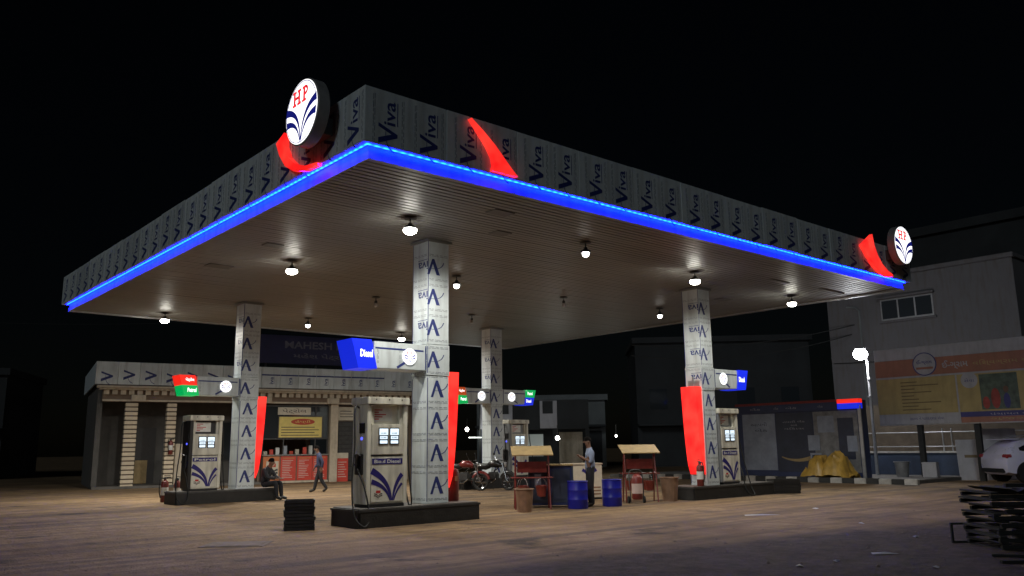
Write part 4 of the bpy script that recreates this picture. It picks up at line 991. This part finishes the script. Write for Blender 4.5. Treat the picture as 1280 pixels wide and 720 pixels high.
kb_('corner_post', 'galv', -.06, .06, 0, 2.75, .07)
kb_('notice', 'kiosk_poster_pale', 1.75, 2.25, 1.05, 1.65, .05); f = kb_('notice_frame', 'kiosk_poster_pale', 1.72, 2.2, .3, .95, .04); kb_('notice', 'kiosk_poster_dark', 1.8, 2.12, .38, .87, .045, f)
b = MB(); b.box(-.10,.2,-.02,.86,2.86,3.02); b.build('lit_cap_red', 'box_red', t); b = MB(); b.box(-.10,.2,-.02,.86,2.64,2.856); b.build('lit_cap_blue', 'box_blue', t)
# draped tarpaulin over goods
tp = MB(); tp.smooth = True; nx, ny = 26, 34; rnd = random.Random(4)
from mathutils import noise as mn
vs_ = []
for j in range(ny+1):
    for i in range(nx+1):
        u, v = i/nx, j/ny; x = (u-.5)*1.15; y = (v-.5)*2.0
        def pl(c, w, h): return h*(1-min(1, abs(v-c)/w)**2.6)
        prof = max(0, pl(.62,.30,1.05), pl(.30,.26,.85), pl(.12,.14,.3))-.30*math.exp(-((v-.46)/.05)**2)
        edge = max(0, 1-(2*abs(u-.52))**4)
        fold = .10*math.sin(17*v+5*mn.noise(Vector((x*2,y*2,3))))+.07*math.sin(11*u+9*v)
        cre = .16*(1-abs(mn.noise(Vector((x*3.2,y*3.2,1))))*2.2)+.09*(1-abs(mn.noise(Vector((x*7,y*6,5))))*2)
        z = (prof*.78+cre)*edge+fold*edge*.5
        vs_.append((x+.08*mn.noise(Vector((y*4,x*4,7))), y+.10*mn.noise(Vector((x*5,y*4,2))), max(.015, z)))
tp.add(vs_, [(j*(nx+1)+i, j*(nx+1)+i+1, (j+1)*(nx+1)+i+1, (j+1)*(nx+1)+i) for j in range(ny) for i in range(nx)])
o = tp.build('tarpaulin', 'tarp', None, (24.25, 6.0, .13), (0,0,PI)); tag(o, 'crumpled yellow-brown tarpaulin heaped before the kiosk', 'tarpaulin')

# ------------------------------------------------------------------ street lamp
t = thing('street_lamp', 'lit street lamp on a thin grey pole between kiosk and billboard', 'street lamp', (28.08, 6.08, .13))
b = MB(); b.smooth = True; b.tube([(0,0,0),(0,0,2.5),(0,0,4.75)], [.07,.06,.05], 12); b.build('pole', 'galv', t)
b = MB(); b.smooth = True; b.tube([(0,0,4.7),(-.05,.03,4.9),(-.25,.10,5.02)], .03, 8); b.build('arm', 'galv', t)
b = MB(); b.smooth = True; b.lathe([(.05,.13),(.16,.11),(.22,.06),(.2,.05)], 18, TR(-.3,.12,5.17)); b.build('housing', 'galv', t)
b = MB(); b.smooth = True; b.lathe([(.12,.20),(.23,.13),(.29,.01),(.27,-.11),(.16,-.22),(.02,-.26)], 20, TR(-.3,.12,5.04)); b.build('globe', 'lamp_street', t)
b = MB(); b.box(-.1,.02,-.1,.02,3.95,4.05); b.build('bracket', 'galv', t); b = MB(); b.box(-.16,.02,-.05,.05,3.2,3.26); b.build('clamp', 'galv', t)
ld = bpy.data.lights.new('street_glow', 'POINT'); ld.energy = 320; ld.shadow_soft_size = .2; ld.color = (.93,.95,1)
lo = bpy.data.objects.new('street_glow', ld); col.objects.link(lo); lo.parent = t; lo.location = (-.3,.12,4.60)

# ------------------------------------------------------------------ billboard (faces -X)
t = thing('billboard', 'large white, orange and yellow roadside billboard on dark posts', 'billboard', (27.4, 5.45, 0))
def bb(name, mat, y0, y1, z0, z1, x=.03, parent=None): b = MB(); b.box(-x, -x+.028, -y1, -y0, z0, z1); return b.build(name, mat, parent or t)   # y runs along the board
b = MB(); b.box(0,.12,-8.6,0,2.12,5.2, ch=.01); b.build('frame', 'galv', t)
BH = 2.16
bb('header_panel', 'bb_white', .02, 8.58, 4.72, 5.17)
ob_ = bb('orange_band', 'bb_orange', .02, 8.58, 4.05, 4.715)
bb('divider', 'bb_white', .02, 8.58, 3.98, 4.045)
y1_ = bb('yellow_panel', 'bb_yellow', .02, 3.10, 2.56, 3.975)
bb('divider', 'bb_white', 3.105, 3.16, 2.16, 3.975)
y2_ = bb('yellow_panel', 'bb_yellow', 3.165, 8.58, 2.56, 3.975)
bt = bb('bottom_strip', 'bb_white', .02, 3.10, 2.16, 2.555)
bs = bb('bottom_strip', 'bb_blue', 3.165, 8.58, 2.37, 2.555); bs2 = bb('bottom_strip', 'bb_orange', 3.165, 8.58, 2.16, 2.365)
b = MB(); b.lathe([(.46,0),(.46,.012)], 36, TR(-.032,-2.02,4.48) @ FX); cc = b.build('round_badge', 'bb_blue', t); b = MB(); b.lathe([(.42,0),(.42,.004)], 36, TR(-.044,-2.02,4.48) @ FX); b.build('badge_face', 'bb_white', cc)
txt(cc, 'bb_blue', '\u0a88-\u0a97\u0acd\u0ab0\u0abe\u0aae', .6, .2, -.0495, -2.02, 4.55, F=FX, bold=.02); bb('badge_stripe', 'bb_orange', 1.7, 2.34, 4.28, 4.36, .074, cc)
txt(ob_, 'bb_white', '\u0a88-\u0a97\u0acd\u0ab0\u0abe\u0aae', .95, .36, -.0315, -3.15, 4.38, F=FX, bold=.02); txt(ob_, 'bb_yellow', '\u0ab5\u0abf\u0ab6\u0acd\u0ab5\u0a97\u0acd\u0ab0\u0abe\u0aae \u0aaf\u0acb\u0a9c\u0aa8\u0abe', 2.6, .24, -.0315, -5.1, 4.36, F=FX)
txt(bt, 'bb_blue', '\u0ab8\u0ab0\u0ab3 \u0aa8\u0ac7 \u0aaa\u0abe\u0ab0\u0aa6\u0ab0\u0acd\u0ab6\u0a95 \u0ab8\u0ac7\u0ab5\u0abe', 1.3, .17, -.0315, -1.9, 2.36, F=FX)
txt(bs, 'bb_white', '\u0aaa\u0a82\u0a9a\u0abe\u0aaf\u0aa4 \u0ab5\u0abf\u0aad\u0abe\u0a97', 2.0, .1, -.0315, -5.2, 2.46, F=FX); txt(bs2, 'bb_yellow', '\u0a97\u0ac1\u0a9c\u0ab0\u0abe\u0aa4', 1.6, .1, -.0315, -5.0, 2.26, F=FX)
rnd = random.Random(8)
b = MB()
for k in range(9):
    z = 3.80-k*.135; b.box(-.0335,-.0305,-(1.0+rnd.uniform(.4,1.5)),-1.0,z-.02,z+.02)
o = b.build('print_line', 'bb_ink', y1_); o['kind'] = 'stuff'
b = MB(); b.lathe([(.30,0),(.30,.006)], 28, TR(-.031,-3.6,3.74) @ FX); rb = b.build('round_badge', 'bb_white', y2_); txt(rb, 'bb_blue', '\u0ab8\u0ac7\u0ab5\u0abe', .36, .14, -.0375, -3.6, 3.74, F=FX)
ph = bb('photo', 'bb_green', 3.95, 5.25, 2.62, 3.93, .034, y2_)
for (a0, a1, z0, z1, m_) in ((4.3,4.62,2.64,3.4,'bb_red'),(4.72,4.95,2.64,3.2,'bb_blue'),(4.0,4.25,2.64,3.1,'bb_red')):
    b = MB(); n = 14; cy, cz = -(a0+a1)/2, (z0+z1)/2
    b.add([(-.0355, cy+(a1-a0)/2*math.cos(2*PI*k/n), cz+(z1-z0)/2*math.sin(2*PI*k/n)) for k in range(n)], [tuple(range(n))]); b.build('photo_figure', m_, ph)
b = MB(); b.add([(-.0358, -4.83+.09*math.cos(2*PI*k/14), 3.34+.12*math.sin(2*PI*k/14)) for k in range(14)], [tuple(range(14))]); b.build('photo_figure', 'skin', ph)
b = MB()
for k in range(6): b.box(-.0335,-.0305,-(5.5+rnd.uniform(.6,1.8)),-5.5,3.75-k*.16,3.80-k*.16)
o = b.build('print_line', 'bb_ink', y2_); o['kind'] = 'stuff'
for y in (1.5, 3.62, 8.0): b = MB(); b.box(.13,.33,-y-.1,-y+.1,-.1,5.0, ch=.01); b.build('post', 'kerb_black', t)

# ------------------------------------------------------------------ compound wall with rails behind the kerb
t = thing('compound_wall', 'low blue compound wall topped by pale pipe rails behind the billboard', 'wall', (29.4, 7.3, 0))
b = MB(); b.box(0,.2,-14,0,-.1,1.0, ch=.01); b.build('wall', 'compound_blue', t); b = MB(); b.box(-.04,.24,-14,.0,1.002,1.08, ch=.01); b.build('coping', 'kerb_white', t)
for z in (1.27, 1.85): b = MB(); b.cyl((.1,0,z),(.1,-14,z),.022,8); b.build('rail', 'galv', t)
for y in (0.03,3.4,3.75,7.2,10.5): b = MB(); b.cyl((.1,-y,1.08),(.1,-y,2.0),.03,8); b.build('rail_post', 'galv', t)
o = MB().box(33.0,33.2,-8,9,0,3.2).build('yard_wall', 'compound_tan', None); tag(o, 'plain tan yard wall behind the pipe rails', 'wall')
# leaning boards, box, bin on the pavement
def lean(name, label, mat, loc, rot, w, h, th=.04, tilt=14):
    t = thing(name, label, 'board', loc, rot); b = MB(); b.box(-w/2,w/2,0,th,0,h, Matrix.Rotation(-R_(tilt),4,'X'), ch=.008); b.build('panel', mat, t)
    b = MB(); b.box(-w/4,w/4,-.004,-.0005,h*.55,h*.62, Matrix.Rotation(-R_(tilt),4,'X')); b.build('print_line', 'bb_ink', t)
lean('leaning_board', 'pale sheet board leaning by the billboard post near the car', 'bb_white', (28.2,2.35,0), R_(-60), 1.0, 1.55, tilt=10)
lean('leaning_board', 'second pale sheet leaning behind the car tail', 'bb_white', (28.75,1.55,0), R_(-58), 1.3, 1.95, tilt=8)
t = thing('white_box', 'small white box on the kerb under the billboard', 'box', (27.0,3.45,.13), .2); b = MB(); b.box(-.25,.25,-.25,.25,0,.5, ch=.015); b.build('body', 'bb_white', t); b = MB(); b.box(-.26,.26,-.26,.26,.502,.56, ch=.01); b.build('lid', 'bb_white', t)
t = thing('dark_tub', 'dark round tub standing by the billboard post', 'tub', (26.8,4.45,.13)); b = MB(); b.smooth = True; b.lathe([(.22,0),(.27,.55),(.29,.57),(.26,.57),(.2,.02)], 20); b.build('body', 'kiosk_grey', t); b = MB(); b.tube([(.29*math.cos(2*PI*k/20), .29*math.sin(2*PI*k/20), .57) for k in range(21)], .02, 6); b.build('rim', 'kiosk_grey', t)

# ------------------------------------------------------------------ buildings
t = thing('pale_building', 'tall plain pale building with a three-light window behind the billboard', 'building', (36.0, 2.6, 0))
b = MB(); b.box(0,12,0,9.3,0,9.9); b.build('wall', 'white_wall', t)
b = MB(); b.box(-.12,12.1,-.1,9.4,9.902,10.12, ch=.02); b.build('parapet', 'white_wall', t)
wf = MB(); wf.box(-.05,.0,3.72,6.35,7.62,8.72); wfo = wf.build('window', 'galv', t)
for k in range(3): b = MB(); b.box(-.065,-.052,3.78+k*.86,4.56+k*.86,7.70,8.64); b.build('pane', 'glass_dark', wfo)
b = MB(); b.box(-.25,.0,3.6,6.45,8.74,8.84, ch=.01); b.build('sunshade', 'white_wall', t)
b = MB(); b.smooth = True; b.tube([(-.08,7.5,0),(-.08,7.5,8.3),(-.06,7.7,8.5),(-.02,8.2,8.6)], .05, 8); b.build('drainpipe', 'far_wall', t)
b = MB(); b.box(-.03,.0,0,9.3,5.9,6.02); b.build('string_course', 'white_wall', t)
b = MB(); b.box(-.14,.0,3.6,6.45,7.50,7.60, ch=.01); b.build('sill', 'white_wall', t)
t = thing('dark_building', 'tall dark building looming behind the pale building', 'building', (52, -12, 0))
b = MB(); b.box(0,10,0,26,0,15.5); b.build('wall', 'far_dark', t); b = MB(); b.box(-.3,10,-.3,26.3,15.502,16.1); b.build('parapet', 'far_dark', t)
for j in range(3):
    for k in range(7): b = MB(); b.box(-.06,.0,1.5+k*3.4,3.1+k*3.4,3+j*4,4.6+j*4); b.build('window', 'glass_dark', t)
# row of dim street buildings behind the station
def far_building(loc, rot, w, h, d, label, mat, bays, lit=()):
    t = thing('street_building', label, 'building', loc, rot, 'dim buildings across the street')
    b = MB(); b.box(-w/2,w/2,0,d,0,h); b.build('wall', mat, t); b = MB(); b.box(-w/2-.2,w/2+.2,-.3,d,h+.002,h+.4); b.build('parapet', mat, t)
    for f in range(int(h//3)):
        for k in range(bays):
            x = -w/2+(k+.5)*w/bays; b = MB()
            if f == 0: b.box(x-w/bays*.38,x+w/bays*.38,-.05,.0,.1,2.5); b.build('shop_shutter', 'far_dark' if (k not in lit) else 'window_lit', t)
            else: b.box(x-.6,x+.6,-.05,0,f*3+.9,f*3+2.3); b.build('window', 'glass_dark', t)
    b = MB(); b.box(-w/2,w/2,-1.2,-.002,2.75,2.9); b.build('awning', 'far_dark', t)
far_building((33.5,32.5,0), R_(-45), 9, 4.6, 6, 'dim two-storey street building with pale bays behind the standing man', 'far_wall', 4)
far_building((42.5,23.5,0), R_(-45), 12, 8.5, 8, 'dark three-storey building beyond the poster kiosk', 'far_dark', 4)
far_building((21,43,0), R_(-40), 14, 6.5, 8, 'dark building seen between the shop and the rear pillar', 'far_dark', 4)
far_building((-6,50,0), R_(-25), 20, 6, 8, 'dark low building beyond the ribbed columns side of the shop', 'far_dark', 5)
# bays of the street building lit by the bulb in front of it
t = thing('street_shop', 'small roadside shop with pale columns lit by a bare bulb', 'shop', (26.6,25.6,0), R_(-42))
b = MB(); b.box(-3.2,3.2,0,3.5,2.45,4.15); b.build('upper_wall', 'far_dark', t)
for x in (-2.9,-1.7,.9): b = MB(); b.box(x-.22 if x < -2 else x-.55,x+.1 if x < -2 else x+.45,-.12,-.002,2.50,4.1, ch=.01); p = b.build('pale_panel', 'bb_white', t)
for x in (-1.72,.86): b = MB(); b.box(x-.35,x+.25,-.15,-.122,3.35,4.08); b.build('window', 'far_dark', t)
b = MB(); b.box(-3.2,3.2,2.0,2.2,0,2.45); b.build('back_wall', 'far_dark', t)
for x in (-3.1,-.6,1.2,3.1): b = MB(); b.box(x-.12,x+.12,.0,.24,0,2.445); b.build('post', 'far_dark', t)
b = MB(); b.box(-.55,.55,1.9,1.995,.9,2.2); b.build('lit_panel', 'window_lit', t)
b = MB(); b.box(1.5,2.9,1.5,1.99,.5,2.3); b.build('shutter', 'beige', t)
def bulb(loc, e, label, r=.1):
    t = thing('bare_bulb', label, 'lamp', loc, 0, 'small lit lamps of the street'); b = MB(); b.smooth = True; b.lathe([(.01,-r),(r*.7,-r*.7),(r,0),(r*.7,r*.7),(.03,r)], 14); b.build('globe', 'bulb_small', t); b = MB(); b.cyl((0,0,r),(0,0,r+.5),.02,6); b.build('holder', 'dark_metal', t)
    ld = bpy.data.lights.new('bulb_glow', 'POINT'); ld.energy = e; ld.shadow_soft_size = .1; ld.color = (.95,1,.93); lo = bpy.data.objects.new('bulb_glow', ld); col.objects.link(lo); lo.parent = t; lo.location = (0,-.05,-.2)
bulb((21.8,18.64,1.86), 60, 'bare lit bulb hanging before the roadside shop', .11)
bulb((23.4,27.85,2.5), 60, 'small lit lamp between the tall pillar and the rear pillar', .12)
bulb((25.5,18.2,1.95), 25, 'small lit lamp over the beige shutter behind the standing man', .06)
b = MB(); b.smooth = True; b.cyl((23.5,27.8,2.02),(24.4,27.0,2.02),.035,8); o = b.build('tube_lamp', 'window_tube'); tag(o, 'horizontal lit tube lamp seen beside the rear pillar', 'lamp')
# overhead cables
def cable(p0, p1, sag, label):
    p0, p1 = Vector(p0), Vector(p1); pts = [p0.lerp(p1, i/24)-Vector((0,0,sag*4*(i/24)*(1-i/24))) for i in range(25)]
    b = MB(); b.tube(pts, .025, 5); o = b.build('overhead_cable', 'cable'); tag(o, label, 'cable', 'cables overhead')
cable((-6,66,11.6),(16,48,10.6), .5, 'thin cable crossing the dark sky beyond the shop')
cable((29,20,7.0),(35.9,10.4,7.6), .5, 'upper sagging cable running to the pale building beyond the kiosk')
cable((29,20,6.4),(35.9,10.6,7.1), .6, 'lower sagging cable running to the pale building beyond the kiosk')
cable((35.5,11.5,5.6),(30,-6,5.9), .4, 'cable strung across the pale building front')

# ------------------------------------------------------------------ car (forward local +X)
def car(loc, rot, label):
    t = thing('parked_car', label, 'car', loc, rot)
    # sections along x: (x, half width low, half width belt, z bottom, z belt, half width roof, z roof)
    S = [(-2.05,.70,.72,.42,.80,.66,.86),(-1.98,.80,.83,.30,.92,.74,1.02),(-1.80,.85,.88,.26,.98,.70,1.22),(-1.45,.88,.90,.26,1.00,.64,1.46),(-.95,.88,.91,.26,1.00,.62,1.56),(-.2,.88,.91,.26,.99,.62,1.59),(.35,.88,.91,.26,.98,.61,1.55),(.75,.88,.91,.26,.97,.62,1.34),(1.05,.88,.91,.26,.96,.68,1.10),(1.25,.88,.90,.26,.95,.74,1.00),(1.7,.86,.87,.26,.90,.72,.94),(2.0,.78,.80,.30,.78,.64,.82),(2.12,.62,.66,.40,.66,.52,.70)]
    n = 14
    def ring(s):
        x, wl, wb, zb, zm, wr, zr = s
        half = [(0,zb),(wl*.7,zb),(wl,zb+.08),(wl+.02,(zb+zm)/2),(wb,zm-.05),(wb-.02,zm),(wr+.02,zr-.05),(wr*.75,zr),(0,zr+.015)]
        return [(x, y, z) for y, z in half]+[(x, -y, z) for y, z in half[-2:0:-1]]
    rings = [ring(s) for s in S]; m = len(rings[0]); b = MB(); b.smooth = True
    vs_ = [p for r in rings for p in r]
    fs = []
    for i in range(len(rings)-1):
        for k in range(m): fs.append((i*m+k, i*m+(k+1) % m, (i+1)*m+(k+1) % m, (i+1)*m+k))
    fs += [tuple(range(m-1,-1,-1)), tuple(range((len(rings)-1)*m, len(rings)*m))]
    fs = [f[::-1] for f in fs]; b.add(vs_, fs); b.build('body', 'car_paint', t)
    for s in (-1, 1):
        def side(x0, x1, name, zlo0, zhi0, zlo1, zhi1):
            def yw(x, z):
                for a, c in zip(S, S[1:]):
                    if a[0] <= x <= c[0]:
                        u = (x-a[0])/(c[0]-a[0]); wb = a[2]+(c[2]-a[2])*u; wr = a[5]+(c[5]-a[5])*u; zm = a[4]+(c[4]-a[4])*u; zr = a[6]+(c[6]-a[6])*u
                        k = max(0, min(1, (z-zm)/max(.02, zr-.05-zm))); return (wb-.02)*(1-k)+(wr+.02)*k
                return .8
            b = MB(); vs_ = []; nn = 6
            for i in range(nn+1):
                u = i/nn; x = x0+(x1-x0)*u
                for z in (zlo0+(zlo1-zlo0)*u, (zlo0+zhi0)/2+((zlo1+zhi1)/2-(zlo0+zhi0)/2)*u, zhi0+(zhi1-zhi0)*u): vs_.append((x, s*(yw(x, z)+.012), z))
            fs = []
            for i in range(nn):
                for k in range(2): q = (i*3+k, i*3+k+1, (i+1)*3+k+1, (i+1)*3+k); fs.append(q if s < 0 else q[::-1])
            b.add(vs_, fs); b.build('side_window', 'car_glass', t)
        side(-1.50,-1.00,'q',1.12,1.22,1.06,1.42); side(-.95,-.18,'r',1.05,1.43,1.04,1.48); side(-.12,.70,'f',1.04,1.48,1.03,1.24)
        for x in (-1.32, 1.36):
            w = MB(); w.smooth = True; Mx = TR(x, s*.80, .33) @ Matrix.Rotation(PI/2,4,'X')
            w.lathe([(.20,-.10),(.32,-.10),(.335,-.07),(.335,.07),(.32,.10),(.20,.10)], 28, Mx); wh = w.build('tyre', 'rubber', t)
            r = MB()
            r.lathe([(.205,-.085*1),(.205,.085)], 24, Mx, caps=False); 
            for k in range(5): a = 2*PI*k/5; r.box(.0,.20,-.03,.03,-.09 if s > 0 else .06,-.06 if s > 0 else .09, Mx @ rz(a))
            r.lathe([(.05,-.1),(.05,.1)], 12, Mx); r.build('rim', 'alloy', wh)
            b = MB(); b.smooth = True; b.strip([(x+.42*math.cos(q), .33+.42*math.sin(q)) for q in [PI*k/16 for k in range(17)]], [(x+.345*math.cos(q), .33+.345*math.sin(q)) for q in [PI*k/16 for k in range(17)]], .02, TR(0, s*.912+(.01 if s > 0 else .01), 0) @ FY); b.build('arch_trim', 'car_trim', t)
            b = MB(); b.lathe([(.345,0),(.345,.24)], 24, TR(x, s*.905, .33) @ (FY if s > 0 else FY.inverted())); b.build('wheel_well', 'car_trim', t)
        b = MB(); b.box(-1.0,.9,s*.905,s*.925,.27,.40, ch=.006); b.build('sill', 'car_trim', t)
        b = MB(); b.box(-2.03,-1.80,s*.60,s*.87,.86,1.00, ch=.03); b.build('tail_lamp', 'car_tail', t)
        b = MB(); b.box(1.85,2.06,s*.50,s*.78,.66,.80, ch=.03); b.build('headlight', 'headlamp', t)
        b = MB(); b.smooth = True; b.tube([(-1.35,s*.60,1.52),(-.9,s*.58,1.635),(.1,s*.57,1.655),(.45,s*.58,1.58)], .018, 6); b.build('roof_rail', 'alu', t)
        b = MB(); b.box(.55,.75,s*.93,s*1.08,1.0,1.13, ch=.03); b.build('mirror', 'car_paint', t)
        for x in (-.55,.25): b = MB(); b.box(x-.1,x+.08,s*.912,s*.935,.86,.89, ch=.005); b.build('door_handle', 'chrome', t)
        for x in (-.96,-.15,.80): b = MB(); b.box(x-.006,x+.006,s*.88,s*.914,.42,.97); b.build('door_gap', 'car_trim', t)
    b = MB(); b.box(-2.1,-1.98,-.68,.68,.36,.50, ch=.02); b.build('rear_bumper', 'car_trim', t)
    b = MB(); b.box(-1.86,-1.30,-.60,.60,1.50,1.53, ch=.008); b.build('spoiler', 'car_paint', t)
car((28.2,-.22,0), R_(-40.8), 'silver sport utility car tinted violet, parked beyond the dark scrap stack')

# ------------------------------------------------------------------ scrap stack in the right foreground
rt = Vector((math.sin(YAW), -math.cos(YAW), 0)); fw = Vector((math.cos(YAW), math.sin(YAW), 0))
base = Vector((6.42,-6.1,0)); rs = random.Random(12); z = 0
Z9 = ['on the ground', 'second from the ground', 'third from the ground', 'fourth from the ground', 'fifth from the ground', 'sixth from the ground', 'seventh from the ground', 'uppermost under the corrugated sheet']
for i in range(8):
    off = rs.uniform(-.06,.06); p = base+rt*(1.15+off)+fw*(.45+rs.uniform(-.06,.06)); h = .097
    t = thing('steel_pallet', f'black slatted steel pallet, {Z9[i]} in the foreground scrap stack', 'pallet', (p.x, p.y, z), R_(-40.8)+rs.uniform(-.05,.05), 'steel pallets in the scrap stack')
    W2, D2 = 1.08, .42
    for y in (-D2, D2): b = MB(); b.box(-W2,W2,y-.03,y+.03,.012,h-.038, ch=.006); b.build('rail', 'scrap', t)
    for k in range(7): x = -W2+.05+k*(2*W2-.1)/6; b = MB(); b.box(x-.05,x+.05,-D2-.04,D2+.04,h-.028,h-.002); b.build('slat', 'scrap', t)
    for k in range(3): x = -W2+.04+k*(W2-.04); b = MB(); b.box(x-.03,x+.03,-D2-.035,D2+.035,.0,.0115); b.build('cross_bar', 'scrap', t)
    z += h
t = thing('sheet_bundle', 'dark corrugated sheet lying over the scrap stack', 'sheet', (*(base+rt*1.3+fw*.45)[:2], z), R_(-40.8))
b = MB(); vs_ = []; nn = 40
for i in range(nn+1):
    x = -1.1+2.2*i/nn
    for y in (-.55,.55): vs_.append((x, y, .03+.02*math.cos(i*PI/2)))
for i in range(nn+1):
    x = -1.1+2.2*i/nn
    for y in (-.55,.55): vs_.append((x, y, .022+.02*math.cos(i*PI/2)))
o_ = 2*(nn+1); b.add(vs_, [(2*i,2*i+2,2*i+3,2*i+1) for i in range(nn)]+[(o_+2*i,o_+2*i+1,o_+2*i+3,o_+2*i+2) for i in range(nn)]); b.build('sheet', 'scrap', t)
b = MB(); b.box(-1.0,.9,-.3,-.24,.056,.11); b.build('batten', 'scrap', t)
p = base+rt*.02+fw*.95
t = thing('wire_frame', 'small empty rectangular frame standing against the scrap stack', 'frame', (p.x, p.y, 0), R_(-40.8))
b = MB(); b.box(-.16,.16,-.02,.02,.0,.03); b.build('bar', 'scrap', t); b = MB(); b.box(-.16,.16,-.02,.02,.26,.29); b.build('bar', 'scrap', t)
for s in (-1, 1): b = MB(); b.box(s*.16,s*.13,-.018,.018,.031,.259); b.build('upright', 'scrap', t)
for k in range(3):
    p = base+rt*rs.uniform(-.3,1.5)-fw*rs.uniform(.3,1.3); l = (.95,.45,.7)[k]
    b = MB(); b.box(-l/2,l/2,-.03,.03,0,.035, ch=.006); o = b.build('steel_bar', 'scrap', None, (p.x, p.y, .002), (0,0,R_(-40)+rs.uniform(-.5,.5)))
    tag(o, ['longer','shorter','middling'][k]+' loose dark steel bar lying on the earth before the scrap stack', 'bar', 'loose bars by the scrap stack')
# litter and stones
for k, (x, y, w, d, a) in enumerate(((9.3,-.55,.75,.05,-38),(11.6,-.45,.18,.10,10),(8.9,-2.9,.16,.08,40),(7.3,-4.6,.12,.05,0),(5.0,-5.2,.35,.06,-44),(4.2,-6.2,.10,.07,20),(3.2,-5.0,.09,.06,70),(3.9,-5.1,.12,.05,10))):
    b = MB(); b.add([(-w/2,-d/2,.004),(w/2,-d/2,.012),(w/2,d/2,.006),(-w/2,d/2,.02),(0,0,.03)], [(0,1,4),(1,2,4),(2,3,4),(3,0,4),(0,3,2,1)])
    o = b.build('litter_scrap', 'litter', None, (x, y, .002), (0,0,R_(a)))
    tag(o, 'long pale strip of litter lying on the forecourt' if k == 0 else 'small pale scrap of litter on the ground by the scrap stack side', 'litter', None if k == 0 else 'pale litter scraps')
b = MB(); rs = random.Random(2)
for k in range(900):
    x, y = rs.uniform(-8,22), rs.uniform(-9,3) if k % 3 else rs.uniform(2,24); r = rs.uniform(.008,.03)*(1.3 if y < -2 else .8)
    vs_ = [(r*a*rs.uniform(.7,1.2), r*c*rs.uniform(.7,1.2), max(0, r*e*.7)) for a, c, e in ((1,0,.2),(0,1,.2),(-1,0,.2),(0,-1,.2),(.1,.1,1))]
    b.add(vs_, [(0,1,4),(1,2,4),(2,3,4),(3,0,4)], TR(x, y, 0))
o = b.build('loose_stones', 'stone'); tag(o, 'small loose stones strewn over the dirt forecourt', 'stones', kind='stuff')
t = thing('manhole_cover', 'square concrete cover set in the dirt before the front island', 'cover', (-.7,2.65,0), R_(-38))
b = MB(); b.box(-.5,.5,-.38,.38,-.02,.008, ch=.004); b.build('rim', 'stone', t); b = MB(); b.box(-.42,.42,-.31,.31,.008,.013, ch=.002); b.build('lid', 'stone', t)
